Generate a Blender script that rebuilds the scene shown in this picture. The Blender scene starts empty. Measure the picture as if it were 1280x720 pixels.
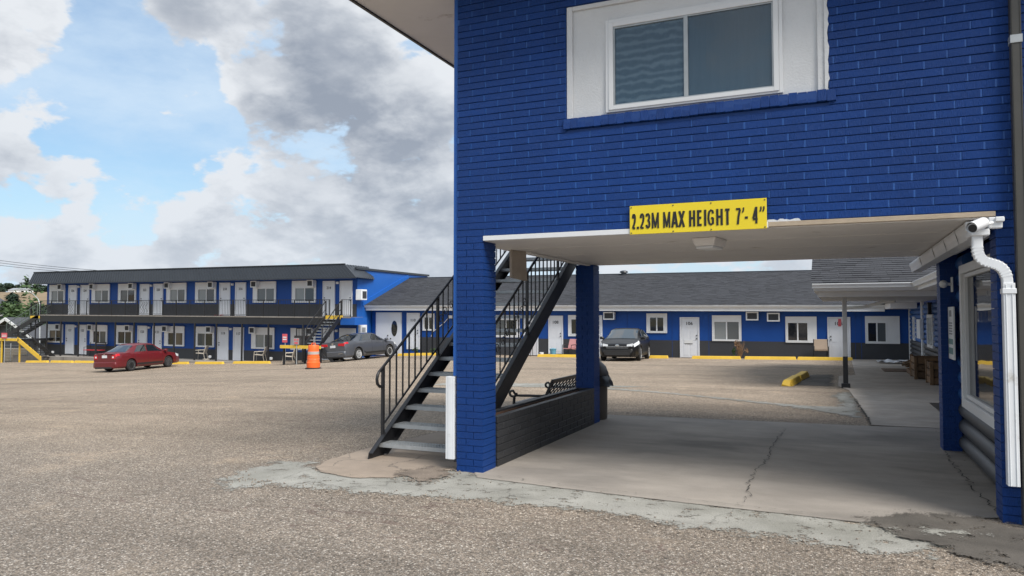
import bpy, bmesh, math, random
import numpy as np
from mathutils import Vector, Matrix
random.seed(7)
SC = bpy.context.scene
COL = SC.collection
R = math.radians

# ---------------------------------------------------------------- camera
cam_d = bpy.data.cameras.new('camera')
cam_d.sensor_width = 36.0
cam_d.lens = 920.6 / 1280 * 36.0
cam_d.clip_start = 0.05
cam_d.clip_end = 4000
cam = bpy.data.objects.new('camera', cam_d)
COL.objects.link(cam)
cam.location = (0, 0, 1.55)
cam.rotation_euler = (R(90 + 2.2233), 0, R(23.786))
SC.camera = cam

# ---------------------------------------------------------------- view, sun, sky
SC.view_settings.view_transform = 'Standard'
SC.view_settings.look = 'None'
SC.view_settings.exposure = 1.15
SC.view_settings.gamma = 1.0
SC.render.engine = 'CYCLES'
SC.cycles.use_denoising = True
SC.cycles.max_bounces = 6
SC.cycles.transparent_max_bounces = 8

SUN_EL, SUN_AZ = 50.0, 118.0      # azimuth clockwise from +Y
sun_d = bpy.data.lights.new('sun', 'SUN')
sun_d.energy = 2.35
sun_d.angle = R(32)
sun_d.color = (1.0, 0.95, 0.88)
sun = bpy.data.objects.new('sun', sun_d)
COL.objects.link(sun)
sdir = Vector((math.sin(R(SUN_AZ)) * math.cos(R(SUN_EL)), math.cos(R(SUN_AZ)) * math.cos(R(SUN_EL)), math.sin(R(SUN_EL))))
sun.rotation_euler = (-sdir).to_track_quat('-Z', 'Y').to_euler()
sun.location = sdir * 60

W = bpy.data.worlds.new('World')
SC.world = W
W.use_nodes = True


class NT:
    """tiny node helper"""
    def __init__(self, tree):
        self.t = tree
        self.n = tree.nodes
        self.l = tree.links

    def new(self, typ, **kw):
        x = self.n.new(typ)
        for k, v in kw.items():
            setattr(x, k, v)
        return x

    def link(self, a, b):
        self.l.new(a, b)

    def setin(self, sock, v):
        if hasattr(v, 'is_output') or isinstance(v, bpy.types.NodeSocket):
            self.l.new(v, sock)
        else:
            sock.default_value = v

    def math(self, op, a, b=0.0, c=None, clamp=False):
        x = self.new('ShaderNodeMath', operation=op)
        x.use_clamp = clamp
        self.setin(x.inputs[0], a)
        self.setin(x.inputs[1], b)
        if c is not None:
            self.setin(x.inputs[2], c)
        return x.outputs[0]

    def vmath(self, op, a, b=(0, 0, 0)):
        x = self.new('ShaderNodeVectorMath', operation=op)
        self.setin(x.inputs[0], a)
        if op == 'SCALE':
            self.setin(x.inputs['Scale'], b)
        else:
            self.setin(x.inputs[1], b)
        return x.outputs['Value'] if op in ('DOT_PRODUCT', 'LENGTH', 'DISTANCE') else x.outputs[0]

    def mix(self, f, a, b, typ='RGBA', blend='MIX'):
        x = self.new('ShaderNodeMix', data_type=typ)
        if typ == 'RGBA':
            x.blend_type = blend
            ia, ib, o = x.inputs[6], x.inputs[7], x.outputs[2]
        else:
            ia, ib, o = x.inputs[2], x.inputs[3], x.outputs[0]
        self.setin(x.inputs[0], f)
        self.setin(ia, a)
        self.setin(ib, b)
        return o

    def smooth(self, v, a, b, lo=0.0, hi=1.0):
        x = self.new('ShaderNodeMapRange', interpolation_type='SMOOTHSTEP')
        self.setin(x.inputs[0], v)
        x.inputs[1].default_value = a
        x.inputs[2].default_value = b
        x.inputs[3].default_value = lo
        x.inputs[4].default_value = hi
        return x.outputs[0]

    def noise(self, vec, scale, detail=4.0, rough=0.55, dist=0.0):
        x = self.new('ShaderNodeTexNoise')
        if vec is not None:
            self.l.new(vec, x.inputs['Vector'])
        x.inputs['Scale'].default_value = scale
        x.inputs['Detail'].default_value = detail
        x.inputs['Roughness'].default_value = rough
        x.inputs['Distortion'].default_value = dist
        return x.outputs[0]


def c4(c):
    return (c[0], c[1], c[2], 1.0)


def build_world():
    t = NT(W.node_tree)
    bg = t.n['Background']
    sky = t.new('ShaderNodeTexSky', sky_type='NISHITA')
    sky.sun_disc = False
    sky.sun_elevation = R(SUN_EL)
    sky.sun_rotation = R(SUN_AZ)
    sky.air_density = 1.2
    sky.dust_density = 1.2
    sky.ozone_density = 2.0
    tc = t.new('ShaderNodeTexCoord')
    d = t.vmath('NORMALIZE', tc.outputs['Generated'])
    sep = t.new('ShaderNodeSeparateXYZ')
    t.link(d, sep.inputs[0])
    z = sep.outputs[2]

    def place(v):
        """cloud-layer coordinates: shapes flatten and shrink toward the horizon"""
        s = t.new('ShaderNodeSeparateXYZ')
        t.link(v, s.inputs[0])
        k = t.math('ADD', t.math('MULTIPLY', t.math('MAXIMUM', s.outputs[2], 0.0), 0.75), 0.42)
        c = t.new('ShaderNodeCombineXYZ')
        t.link(t.math('DIVIDE', s.outputs[0], k), c.inputs[0])
        t.link(t.math('DIVIDE', s.outputs[1], k), c.inputs[1])
        t.link(t.math('MULTIPLY', s.outputs[2], 1.6), c.inputs[2])
        return c.outputs[0]

    def banks(v):
        acc = None
        for (c, ra, w) in CLOUD_BANKS:
            s = t.smooth(t.vmath('DOT_PRODUCT', v, c), math.cos(ra), math.cos(ra * 0.08), 0.0, w)
            acc = s if acc is None else t.math('ADD', acc, s)
        return acc

    def dens(v):
        p = place(v)
        n1 = t.noise(p, 1.3, 2.0, 0.5)
        n2 = t.noise(p, 5.0, 11.0, 0.57, 0.10)
        n3 = t.noise(t.vmath('MULTIPLY', p, (1.0, 1.0, 1.2)), 15.0, 6.0, 0.5, 0.1)
        puff = t.math('ABSOLUTE', t.math('SUBTRACT', n3, 0.5))
        s = t.math('ADD', t.math('MULTIPLY', n1, 0.50), t.math('MULTIPLY', n2, 1.02))
        return t.math('SUBTRACT', s, t.math('MULTIPLY', puff, 0.36)), p

    raw = banks(d)
    acc = t.math('MAXIMUM', t.math('MINIMUM', raw, 0.12), -0.15)
    dn, p = dens(d)
    up = t.vmath('NORMALIZE', t.vmath('ADD', d, (0.024, -0.010, 0.036)))
    dn2, _ = dens(up)
    acc2 = t.math('MAXIMUM', t.math('MINIMUM', banks(up), 0.12), -0.15)
    dtot = t.math('ADD', dn, acc)
    dtot2 = t.math('ADD', dn2, acc2)
    cover = t.smooth(dtot, 0.685, 0.775)
    thick = t.smooth(t.math('ADD', dn, t.math('MULTIPLY', raw, 1.0)), 0.74, 1.16)
    above = t.smooth(dtot2, 0.685, 0.99)          # cloud piled toward the light hides it
    fine = t.math('MULTIPLY', t.math('SUBTRACT', dn, dn2), 1.15)
    lit = t.math('SUBTRACT', 1.02, t.math('ADD', t.math('MULTIPLY', above, 0.34), t.math('MULTIPLY', thick, 0.54)))
    lit = t.math('ADD', lit, fine, clamp=True)
    lowsky = t.smooth(z, 0.0, 0.30)
    ccol = t.mix(lit, (0.145, 0.166, 0.202, 1), (0.365, 0.38, 0.40, 1))
    # the air whitens cloud near the horizon
    ccol = t.mix(lowsky, t.mix(0.40, ccol, (0.30, 0.335, 0.38, 1)), ccol)
    skyc = t.vmath('MULTIPLY', sky.outputs[0], (SKY_K * 0.64, SKY_K * 0.76, SKY_K * 0.83))
    skyc = t.mix(t.smooth(z, 0.0, 0.16, 0.85, 0.0), skyc, (0.27, 0.355, 0.44, 1))
    # thin veil of high cloud over the blue
    veil = t.smooth(t.noise(t.vmath('MULTIPLY', p, (1.0, 1.0, 2.2)), 1.3, 7.0, 0.62), 0.30, 0.66, 0.18, 0.85)
    skyc = t.mix(veil, skyc, (0.31, 0.375, 0.44, 1))
    full = t.mix(cover, skyc, ccol)
    below = t.smooth(z, -0.06, 0.0)
    full = t.mix(below, (0.12, 0.11, 0.10, 1), full)
    t.link(full, bg.inputs[0])
    bg.inputs[1].default_value = 1.0


SKY_K = 0.085
CLOUD_BANKS = [
    ((-0.8057, 0.4920, 0.3297), 0.098, 0.15),
    ((-0.7950, 0.5246, 0.3047), 0.060, 0.08),
    ((-0.7098, 0.6022, 0.3655), 0.076, 0.08),
    ((-0.6627, 0.6656, 0.3433), 0.120, 0.15),
    ((-0.5717, 0.7477, 0.3379), 0.163, 0.16),
    ((-0.6343, 0.7181, 0.2864), 0.076, 0.12),
    ((-0.5706, 0.7808, 0.2544), 0.141, 0.16),
    ((-0.5055, 0.8322, 0.2280), 0.130, 0.16),
    ((-0.6096, 0.7663, 0.2027), 0.087, 0.16),
    ((-0.5472, 0.8205, 0.1652), 0.120, 0.14),
    ((-0.4755, 0.8657, 0.1565), 0.141, 0.12),
    ((-0.6378, 0.7542, 0.1559), 0.076, 0.12),
    ((-0.6907, 0.7118, 0.1275), 0.087, 0.13),
    ((-0.7390, 0.6689, 0.0800), 0.087, 0.12),
    ((-0.6191, 0.7801, 0.0899), 0.130, 0.12),
    ((-0.5168, 0.8522, 0.0814), 0.120, 0.12),
    ((-0.8316, 0.5298, 0.1665), 0.054, 0.13),
    ((-0.8108, 0.5620, 0.1634), 0.054, 0.13),
    ((-0.7872, 0.5946, 0.1636), 0.049, 0.12),
    ((-0.8300, 0.5189, 0.2046), 0.033, 0.08),
    ((-0.8329, 0.5461, 0.0899), 0.043, 0.10),
    ((-0.8130, 0.5750, 0.0918), 0.038, 0.09),
    ((-0.7214, 0.6625, 0.2019), 0.043, 0.10),
    ((-0.6749, 0.7074, 0.2100), 0.043, 0.10),
    ((-0.8280, 0.5574, 0.0604), 0.043, 0.05),
    ((-0.7743, 0.5829, 0.2465), 0.120, -0.20),
    ((-0.7248, 0.6343, 0.2689), 0.092, -0.20),
    ((-0.7077, 0.6676, 0.2315), 0.060, -0.14),
    ((-0.7492, 0.5770, 0.3252), 0.065, -0.20),
    ((-0.7517, 0.6430, 0.1467), 0.065, -0.15),
    ((-0.8115, 0.5424, 0.2173), 0.065, -0.15),
    ((-0.8408, 0.5279, 0.1199), 0.049, -0.14),
    ((-0.8010, 0.5854, 0.1253), 0.049, -0.12),
    ((-0.7822, 0.6131, 0.1106), 0.054, -0.13),
    ((-0.8145, 0.5769, 0.0612), 0.043, -0.08),
    ((-0.7102, 0.6382, 0.2972), 0.060, -0.10),
]
build_world()

# ---------------------------------------------------------------- materials
def pm(name, base, rough=0.6, metal=0.0, var=0.12, vscale=3.0, bump=0.0, bscale=40.0, spec=0.5, stretch=None, dirt=None, rrand=0.0, fine=0.0):
    """painted / plain surface: broad wear variation, optional grain relief, optional dirt colour patches"""
    m = bpy.data.materials.new(name)
    m.use_nodes = True
    t = NT(m.node_tree)
    b = t.n['Principled BSDF']
    b.inputs['Roughness'].default_value = rough
    b.inputs['Metallic'].default_value = metal
    b.inputs['Specular IOR Level'].default_value = spec
    geo = t.new('ShaderNodeNewGeometry')
    pos = geo.outputs['Position']
    if stretch:
        pos2 = t.vmath('MULTIPLY', pos, stretch)
    else:
        pos2 = pos
    col = None
    n = t.noise(pos, vscale, 5.0, 0.6)
    f = t.math('MULTIPLY_ADD', t.math('SUBTRACT', n, 0.5), var * 4.0, 1.0)
    col = t.vmath('SCALE', t_rgb(t, base), f)
    if fine:
        n4 = t.noise(pos2, bscale, 2.0, 0.6)
        col = t.vmath('SCALE', col, t.math('MULTIPLY_ADD', t.math('SUBTRACT', n4, 0.5), fine * 4.0, 1.0))
    if dirt:
        dcol, dsc, lo, hi = dirt
        n2 = t.noise(pos, dsc, 6.0, 0.65)
        col = t.mix(t.smooth(n2, lo, hi), col, c4(dcol))
    if rrand:
        oi = t.new('ShaderNodeObjectInfo')
        col = t.vmath('SCALE', col, t.math('MULTIPLY_ADD', t.math('SUBTRACT', oi.outputs['Random'], 0.5), rrand * 2, 1.0))
    t.link(col, b.inputs['Base Color'])
    if bump:
        n3 = t.noise(pos2, bscale, 4.0, 0.6)
        bp = t.new('ShaderNodeBump')
        bp.inputs['Strength'].default_value = bump
        bp.inputs['Distance'].default_value = 0.01
        t.link(n3, bp.inputs['Height'])
        t.link(bp.outputs[0], b.inputs['Normal'])
    return m


def t_rgb(t, c):
    x = t.new('ShaderNodeRGB')
    x.outputs[0].default_value = c4(c)
    return x.outputs[0]


def glass_mat(name, tint=(0.02, 0.025, 0.03), rough=0.03, alpha=1.0):
    m = bpy.data.materials.new(name)
    m.use_nodes = True
    t = NT(m.node_tree)
    b = t.n['Principled BSDF']
    b.inputs['Base Color'].default_value = c4(tint)
    b.inputs['Roughness'].default_value = rough
    b.inputs['Specular IOR Level'].default_value = 0.9
    geo = t.new('ShaderNodeNewGeometry')
    n = t.noise(geo.outputs['Position'], 1.6, 2.0, 0.5)
    bp = t.new('ShaderNodeBump')
    bp.inputs['Strength'].default_value = 0.12
    bp.inputs['Distance'].default_value = 0.02
    t.link(n, bp.inputs['Height'])
    t.link(bp.outputs[0], b.inputs['Normal'])
    if alpha < 1:
        out = t.n['Material Output']
        tr = t.new('ShaderNodeBsdfTransparent')
        mx = t.new('ShaderNodeMixShader')
        mx.inputs[0].default_value = alpha
        t.link(tr.outputs[0], mx.inputs[1])
        t.link(b.outputs[0], mx.inputs[2])
        t.link(mx.outputs[0], out.inputs['Surface'])
    return m


BLUE = (0.0038, 0.042, 0.202)
M = {}
M['brick'] = pm('blue_painted_brick', BLUE, 0.5, var=0.16, vscale=1.1, bump=0.9, bscale=24.0, stretch=(9.0, 9.0, 1.0), rrand=0.08, fine=0.08, spec=0.28)
M['mortar'] = pm('blue_painted_mortar', (0.010, 0.078, 0.30), 0.5, var=0.10, vscale=6, bump=0.4, bscale=90)
M['bedjoint'] = pm('blue_painted_joint', (0.0045, 0.048, 0.218), 0.6, var=0.10, vscale=6, bump=0.4, bscale=90)
M['blue'] = pm('blue_wall_paint', (0.006, 0.062, 0.285), 0.5, spec=0.3, var=0.08, vscale=0.8, bump=0.25, bscale=30, fine=0.03)
M['blue_side'] = pm('lightened_blue_wall_paint', (0.010, 0.10, 0.40), 0.5, var=0.06, vscale=0.7, bump=0.2, bscale=25)  # lighter copy of the wall blue; side light on the end wall put into colour
M['grey_band'] = pm('charcoal_band_paint', (0.036, 0.038, 0.044), 0.6, var=0.10, vscale=1.5, bump=0.4, bscale=18, fine=0.06)
M['black_brick'] = pm('black_painted_brick', (0.024, 0.025, 0.028), 0.5, var=0.15, vscale=4, bump=0.7, bscale=45, rrand=0.2, dirt=((0.25, 0.24, 0.22), 11.0, 0.74, 0.78))
M['black_joint'] = pm('black_painted_joint', (0.012, 0.012, 0.014), 0.7, bump=0.4, bscale=60)
M['white'] = pm('white_trim_paint', (0.72, 0.73, 0.74), 0.45, var=0.04, vscale=2.5, bump=0.06, bscale=30)
M['white_rough'] = pm('white_stucco_paint', (0.66, 0.67, 0.68), 0.7, var=0.05, vscale=3, bump=0.5, bscale=55)
M['white_door'] = pm('white_door_paint', (0.70, 0.72, 0.76), 0.4, var=0.03, vscale=2)
M['white_metal'] = pm('white_gutter_metal', (0.72, 0.74, 0.76), 0.35, var=0.05, vscale=4, dirt=((0.42, 0.40, 0.36), 5.0, 0.60, 0.78))
M['soffit'] = pm('cream_soffit_paint', (0.77, 0.74, 0.71), 0.55, var=0.06, vscale=1.3, bump=0.1, bscale=10, dirt=((0.36, 0.31, 0.26), 2.2, 0.64, 0.80), stretch=(1, 8, 1))
M['beige_wood'] = pm('bare_beige_wood', (0.42, 0.34, 0.25), 0.7, var=0.15, vscale=5, bump=0.3, bscale=30, stretch=(1, 6, 6), fine=0.08)
M['black_metal'] = pm('black_painted_steel', (0.016, 0.016, 0.018), 0.38, var=0.15, vscale=6, bump=0.1, bscale=60)
M['brown_metal'] = pm('dark_bronze_metal', (0.06, 0.057, 0.05), 0.4, var=0.12, vscale=4)
M['steel'] = pm('galvanised_steel', (0.40, 0.42, 0.43), 0.5, metal=0.4, var=0.15, vscale=9)
M['dark_int'] = pm('dark_interior', (0.02, 0.02, 0.022), 0.9)
M['curtain'] = pm('grey_curtain', (0.20, 0.30, 0.38), 0.85, var=0.15, vscale=2, bump=0.2, bscale=20)
M['blind'] = pm('pale_blind', (0.26, 0.28, 0.28), 0.6, var=0.1, vscale=2, bump=0.3, bscale=30, stretch=(0.1, 0.1, 1.5))
M['pane'] = glass_mat('dark_window_glass', (0.018, 0.02, 0.024), 0.04)
M['pane_grey'] = glass_mat('grey_window_glass', (0.09, 0.10, 0.105), 0.12)
M['pane_blind'] = glass_mat('window_glass_with_blind', (0.22, 0.24, 0.245), 0.15)
def screen_mat():
    m = glass_mat('window_glass_with_insect_screen', (0.05, 0.075, 0.10), 0.10, alpha=0.62)
    t = NT(m.node_tree)
    b = t.n['Principled BSDF']
    geo = t.new('ShaderNodeNewGeometry')
    w = t.new('ShaderNodeTexWave', bands_direction='Z')
    w.inputs['Scale'].default_value = 4.2
    w.inputs['Distortion'].default_value = 4.0
    w.inputs['Detail'].default_value = 2.0
    w.inputs['Detail Scale'].default_value = 2.6
    t.link(geo.outputs['Position'], w.inputs['Vector'])
    t.link(t.mix(t.smooth(w.outputs['Fac'], 0.3, 0.95, 0.0, 0.35), (0.05, 0.095, 0.14, 1), (0.20, 0.29, 0.36, 1)), b.inputs['Base Color'])
    return m


M['upper_pane'] = screen_mat()
M['pane_warm'] = glass_mat('window_glass_warm_curtain', (0.13, 0.105, 0.08), 0.12)
M['clear'] = glass_mat('clear_window_glass', (0.06, 0.105, 0.15), 0.05, alpha=0.48)
M['yellow'] = pm('yellow_traffic_paint', (0.68, 0.44, 0.045), 0.6, var=0.12, vscale=3, bump=0.3, bscale=30, dirt=((0.33, 0.29, 0.22), 5.0, 0.62, 0.74))
M['sign_yellow'] = pm('yellow_sign_plate', (0.80, 0.62, 0.02), 0.38, var=0.03, vscale=2)
M['sign_black'] = pm('black_sign_print', (0.014, 0.013, 0.012), 0.5, var=0.1)
M['red'] = pm('red_plastic', (0.45, 0.03, 0.035), 0.5)
M['pink_red'] = pm('faded_red_sign', (0.62, 0.10, 0.12), 0.5)
M['pink'] = pm('faded_pink_slats', (0.50, 0.24, 0.24), 0.6, var=0.1)
M['cream'] = pm('cream_chair_metal', (0.52, 0.47, 0.40), 0.5, var=0.08)
M['tan'] = pm('tan_chair_fabric', (0.27, 0.21, 0.16), 0.85, var=0.1, bump=0.3, bscale=60)
M['teal'] = pm('teal_plastic', (0.10, 0.28, 0.38), 0.5)
M['orange'] = pm('orange_drum_plastic', (0.78, 0.13, 0.02), 0.5, var=0.06, vscale=5)
M['reflective'] = pm('grey_reflective_band', (0.42, 0.38, 0.36), 0.4, var=0.06)
M['rubber'] = pm('black_rubber', (0.016, 0.016, 0.017), 0.8, bump=0.3, bscale=80)
M['plastic_bag'] = pm('black_bin_bag', (0.012, 0.012, 0.013), 0.3, bump=0.6, bscale=25)
M['trash_brown'] = pm('brown_bin_plastic', (0.10, 0.085, 0.072), 0.5, var=0.12)
M['dome_brown'] = pm('brown_bin_dome', (0.045, 0.038, 0.034), 0.45, var=0.1)
M['wood'] = pm('weathered_pallet_wood', (0.16, 0.095, 0.05), 0.8, var=0.25, vscale=5, bump=0.5, bscale=20, stretch=(1, 1, 6), rrand=0.35, fine=0.1)
M['soil'] = pm('brown_planter_board', (0.10, 0.055, 0.035), 0.9, var=0.25, vscale=7, bump=0.6, bscale=30, fine=0.12)
M['log_blue'] = pm('blue_painted_log', (0.020, 0.105, 0.34), 0.45, var=0.10, vscale=3, bump=0.12, bscale=14, stretch=(1, 0.4, 5), rrand=0.1)
M['log_grey'] = pm('grey_painted_log', (0.062, 0.064, 0.070), 0.5, var=0.10, vscale=3, bump=0.12, bscale=14, stretch=(1, 0.4, 5), rrand=0.1)
M['roofmetal'] = pm('charcoal_roof_panel', (0.028, 0.033, 0.041), 0.4, var=0.14, vscale=1.2)
M['porch_white'] = pm('porch_post_paint', (0.42, 0.42, 0.42), 0.5, var=0.08, vscale=4)
M['number'] = pm('dark_door_number', (0.03, 0.03, 0.035), 0.5)
M['bark'] = pm('tree_bark', (0.07, 0.055, 0.04), 0.9, bump=0.6, bscale=20)
M['leaf'] = pm('green_leaf', (0.045, 0.085, 0.025), 0.7, var=0.3, vscale=1.2)
M['needle'] = pm('dark_conifer_needle', (0.022, 0.045, 0.025), 0.7, var=0.3, vscale=1.0)
M['drygrass'] = pm('dry_plant', (0.22, 0.13, 0.07), 0.8, var=0.25, vscale=12)
M['hill'] = pm('dry_hill_grass', (0.215, 0.158, 0.092), 0.95, var=0.16, vscale=0.018, fine=0.06, bscale=0.25, stretch=(1, 1, 4), dirt=((0.135, 0.105, 0.062), 0.02, 0.5, 0.75))
M['house_grey'] = pm('grey_house_siding', (0.055, 0.058, 0.065), 0.7, bump=0.4, bscale=6, stretch=(0.2, 0.2, 3))
M['house_roof'] = pm('house_roof_shingle', (0.06, 0.063, 0.072), 0.8, var=0.15, vscale=1.5, bump=0.5, bscale=8)
M['wallconc'] = pm('retaining_wall_concrete', (0.22, 0.19, 0.15), 0.85, var=0.15, vscale=2, bump=0.4, bscale=12)


def shingle_mat(name, base, spread):
    m = bpy.data.materials.new(name)
    m.use_nodes = True
    t = NT(m.node_tree)
    b = t.n['Principled BSDF']
    b.inputs['Roughness'].default_value = 0.85
    at = t.new('ShaderNodeAttribute', attribute_name='tone')
    geo = t.new('ShaderNodeNewGeometry')
    n = t.noise(geo.outputs['Position'], 90.0, 3.0, 0.7)
    n2 = t.noise(geo.outputs['Position'], 0.6, 4.0, 0.6)
    f = t.math('MULTIPLY_ADD', t.math('SUBTRACT', at.outputs['Fac'], 0.5), spread, 1.0)
    f = t.math('MULTIPLY', f, t.math('MULTIPLY_ADD', t.math('SUBTRACT', n, 0.5), 1.0, 1.0))
    f = t.math('MULTIPLY', f, t.math('MULTIPLY_ADD', t.math('SUBTRACT', n2, 0.5), 0.22, 1.0))
    t.link(t.vmath('SCALE', t_rgb(t, base), f), b.inputs['Base Color'])
    bp = t.new('ShaderNodeBump')
    bp.inputs['Strength'].default_value = 0.5
    bp.inputs['Distance'].default_value = 0.004
    t.link(n, bp.inputs['Height'])
    t.link(bp.outputs[0], b.inputs['Normal'])
    return m


M['shingle'] = shingle_mat('asphalt_shingle', (0.036, 0.038, 0.045), 0.42)


def paint_mat(name, base, metal=0.25, coat=0.45, spec=0.5):
    m = bpy.data.materials.new(name)
    m.use_nodes = True
    t = NT(m.node_tree)
    b = t.n['Principled BSDF']
    b.inputs['Metallic'].default_value = metal
    b.inputs['Roughness'].default_value = 0.32
    b.inputs['Coat Weight'].default_value = coat
    b.inputs['Coat Roughness'].default_value = 0.06
    b.inputs['Specular IOR Level'].default_value = spec
    geo = t.new('ShaderNodeNewGeometry')
    n = t.noise(geo.outputs['Position'], 2.5, 5.0, 0.6)
    dust = t.noise(geo.outputs['Position'], 9.0, 5.0, 0.7)
    col = t.vmath('SCALE', t_rgb(t, base), t.math('MULTIPLY_ADD', t.math('SUBTRACT', n, 0.5), 0.3, 1.0))
    col = t.mix(t.math('MULTIPLY', dust, 0.05), col, (0.22, 0.19, 0.16, 1))
    t.link(col, b.inputs['Base Color'])
    return m


M['car_red'] = paint_mat('dark_red_car_paint', (0.125, 0.005, 0.010), 0.1)
M['car_grey'] = paint_mat('grey_car_paint', (0.085, 0.092, 0.108), 0.35, 0.6)
M['car_black'] = paint_mat('black_car_paint', (0.003, 0.0035, 0.0045), 0.0, 0.08, 0.22)
M['car_glass'] = glass_mat('car_glass', (0.012, 0.016, 0.018), 0.02)
_cg = M['car_glass'].node_tree.nodes['Principled BSDF']
_cg.inputs['Coat Weight'].default_value = 1.0
_cg.inputs['Coat IOR'].default_value = 1.6
_cg.inputs['Coat Roughness'].default_value = 0.02
M['rim'] = pm('silver_alloy', (0.58, 0.59, 0.60), 0.35, metal=0.1, var=0.05)
M['hub_grey'] = pm('dull_grey_hubcap', (0.12, 0.12, 0.125), 0.5, metal=0.3)
M['lens_clear'] = pm('headlight_lens', (0.60, 0.62, 0.64), 0.12, var=0.1, vscale=14)
M['lens_red'] = pm('tail_light_lens', (0.48, 0.012, 0.02), 0.15, var=0.15, vscale=16)
M['black_plastic'] = pm('black_plastic_trim', (0.015, 0.015, 0.016), 0.5)
M['plate'] = pm('number_plate', (0.62, 0.64, 0.66), 0.4)
M['chrome'] = pm('chrome_trim', (0.6, 0.6, 0.6), 0.15, metal=1.0, var=0.02)


def asphalt_mat():
    m = bpy.data.materials.new('chip_seal_asphalt')
    m.use_nodes = True
    t = NT(m.node_tree)
    b = t.n['Principled BSDF']
    b.inputs['Roughness'].default_value = 0.9
    b.inputs['Specular IOR Level'].default_value = 0.25
    geo = t.new('ShaderNodeNewGeometry')
    pos = geo.outputs['Position']
    flat = t.vmath('MULTIPLY', pos, (1, 1, 0.0))
    v = t.new('ShaderNodeTexVoronoi')
    t.link(flat, v.inputs['Vector'])
    v.inputs['Scale'].default_value = 84.0
    v2 = t.new('ShaderNodeTexVoronoi')
    t.link(flat, v2.inputs['Vector'])
    v2.inputs['Scale'].default_value = 36.0
    s = t.new('ShaderNodeSeparateColor')
    t.link(v.outputs['Color'], s.inputs[0])
    r = t.new('ShaderNodeValToRGB')
    r.color_ramp.interpolation = 'LINEAR'
    e = r.color_ramp.elements
    e[0].position, e[0].color = 0.0, (0.095, 0.080, 0.066, 1)
    e[1].position, e[1].color = 1.0, (0.66, 0.59, 0.51, 1)
    for ps, c in ((0.25, (0.228, 0.19, 0.153, 1)), (0.5, (0.292, 0.242, 0.193, 1)), (0.72, (0.335, 0.272, 0.218, 1)), (0.88, (0.365, 0.325, 0.280, 1))):
        el = e.new(ps)
        el.color = c
    t.link(s.outputs[0], r.inputs[0])
    col = r.outputs[0]
    s2 = t.new('ShaderNodeSeparateColor')
    t.link(v2.outputs['Color'], s2.inputs[0])
    col = t.vmath('SCALE', col, t.math('MULTIPLY_ADD', s2.outputs[1], 0.36, 0.82))
    # dark binder between the stones
    gap = t.smooth(v.outputs['Distance'], 0.38, 0.62)
    col = t.mix(t.math('MULTIPLY', gap, 0.55), col, (0.09, 0.078, 0.068, 1))
    # patches: worn, oily, sandy
    n1 = t.noise(flat, 0.22, 6.0, 0.6)
    n2 = t.noise(flat, 1.1, 6.0, 0.65)
    st = t.vmath('MULTIPLY', flat, (0.10, 1.0, 1.0))
    n3 = t.noise(st, 0.55, 6.0, 0.62, 0.6)
    f = t.math('MULTIPLY_ADD', t.math('SUBTRACT', n1, 0.5), 0.50, 1.0)
    f = t.math('MULTIPLY', f, t.math('MULTIPLY_ADD', t.math('SUBTRACT', n2, 0.5), 0.55, 1.0))
    f = t.math('MULTIPLY', f, t.math('MULTIPLY_ADD', t.smooth(n3, 0.46, 0.68), -0.24, 1.0))
    col = t.vmath('SCALE', col, f)
    col = t.mix(t.smooth(n2, 0.56, 0.74, 0.0, 0.45), col, (0.36, 0.285, 0.21, 1))
    # repaired cracks: thin dark wandering lines running across the lot
    cr = t.math('ABSOLUTE', t.math('SUBTRACT', t.noise(t.vmath('MULTIPLY', flat, (0.16, 0.8, 1)), 0.36, 5.0, 0.55), 0.5))
    crk = t.smooth(cr, 0.0, 0.0016, 1.0, 0.0)
    col = t.mix(t.math('MULTIPLY', crk, 0.5), col, (0.10, 0.062, 0.056, 1))
    sp = t.new('ShaderNodeSeparateXYZ')
    t.link(pos, sp.inputs[0])
    # newer, greyer chip seal along the street side of the lot
    yy = t.math('ADD', t.math('ADD', sp.outputs[1], t.math('MULTIPLY', n1, 5.0)), t.math('MULTIPLY', n2, 2.0))
    grey = t.vmath('SCALE', t.vmath('MULTIPLY', col, (0.96, 0.98, 1.0)), 1.0)
    col = t.mix(t.smooth(yy, 7.0, 12.5), grey, t.vmath('MULTIPLY', col, (1.25, 1.20, 1.12)))
    # beyond the lot: dry grass and dirt
    wob = t.math('MULTIPLY', n2, 3.0)
    off1 = t.smooth(t.math('ADD', sp.outputs[0], wob), -56.0, -58.0)
    off2 = t.smooth(t.math('ADD', sp.outputs[1], wob), 44.0, 47.0)
    off = t.math('MAXIMUM', off1, off2)
    gcol = t.mix(n2, (0.10, 0.115, 0.05, 1), (0.30, 0.24, 0.14, 1))
    col = t.mix(off, col, gcol)
    t.link(col, b.inputs['Base Color'])
    bp = t.new('ShaderNodeBump')
    bp.inputs['Strength'].default_value = 0.85
    bp.inputs['Distance'].default_value = 0.008
    h = t.math('ADD', t.math('SUBTRACT', 1.0, v.outputs['Distance']), t.math('MULTIPLY', s.outputs[1], 0.5))
    t.link(h, bp.inputs['Height'])
    t.link(bp.outputs[0], b.inputs['Normal'])
    return m


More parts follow.
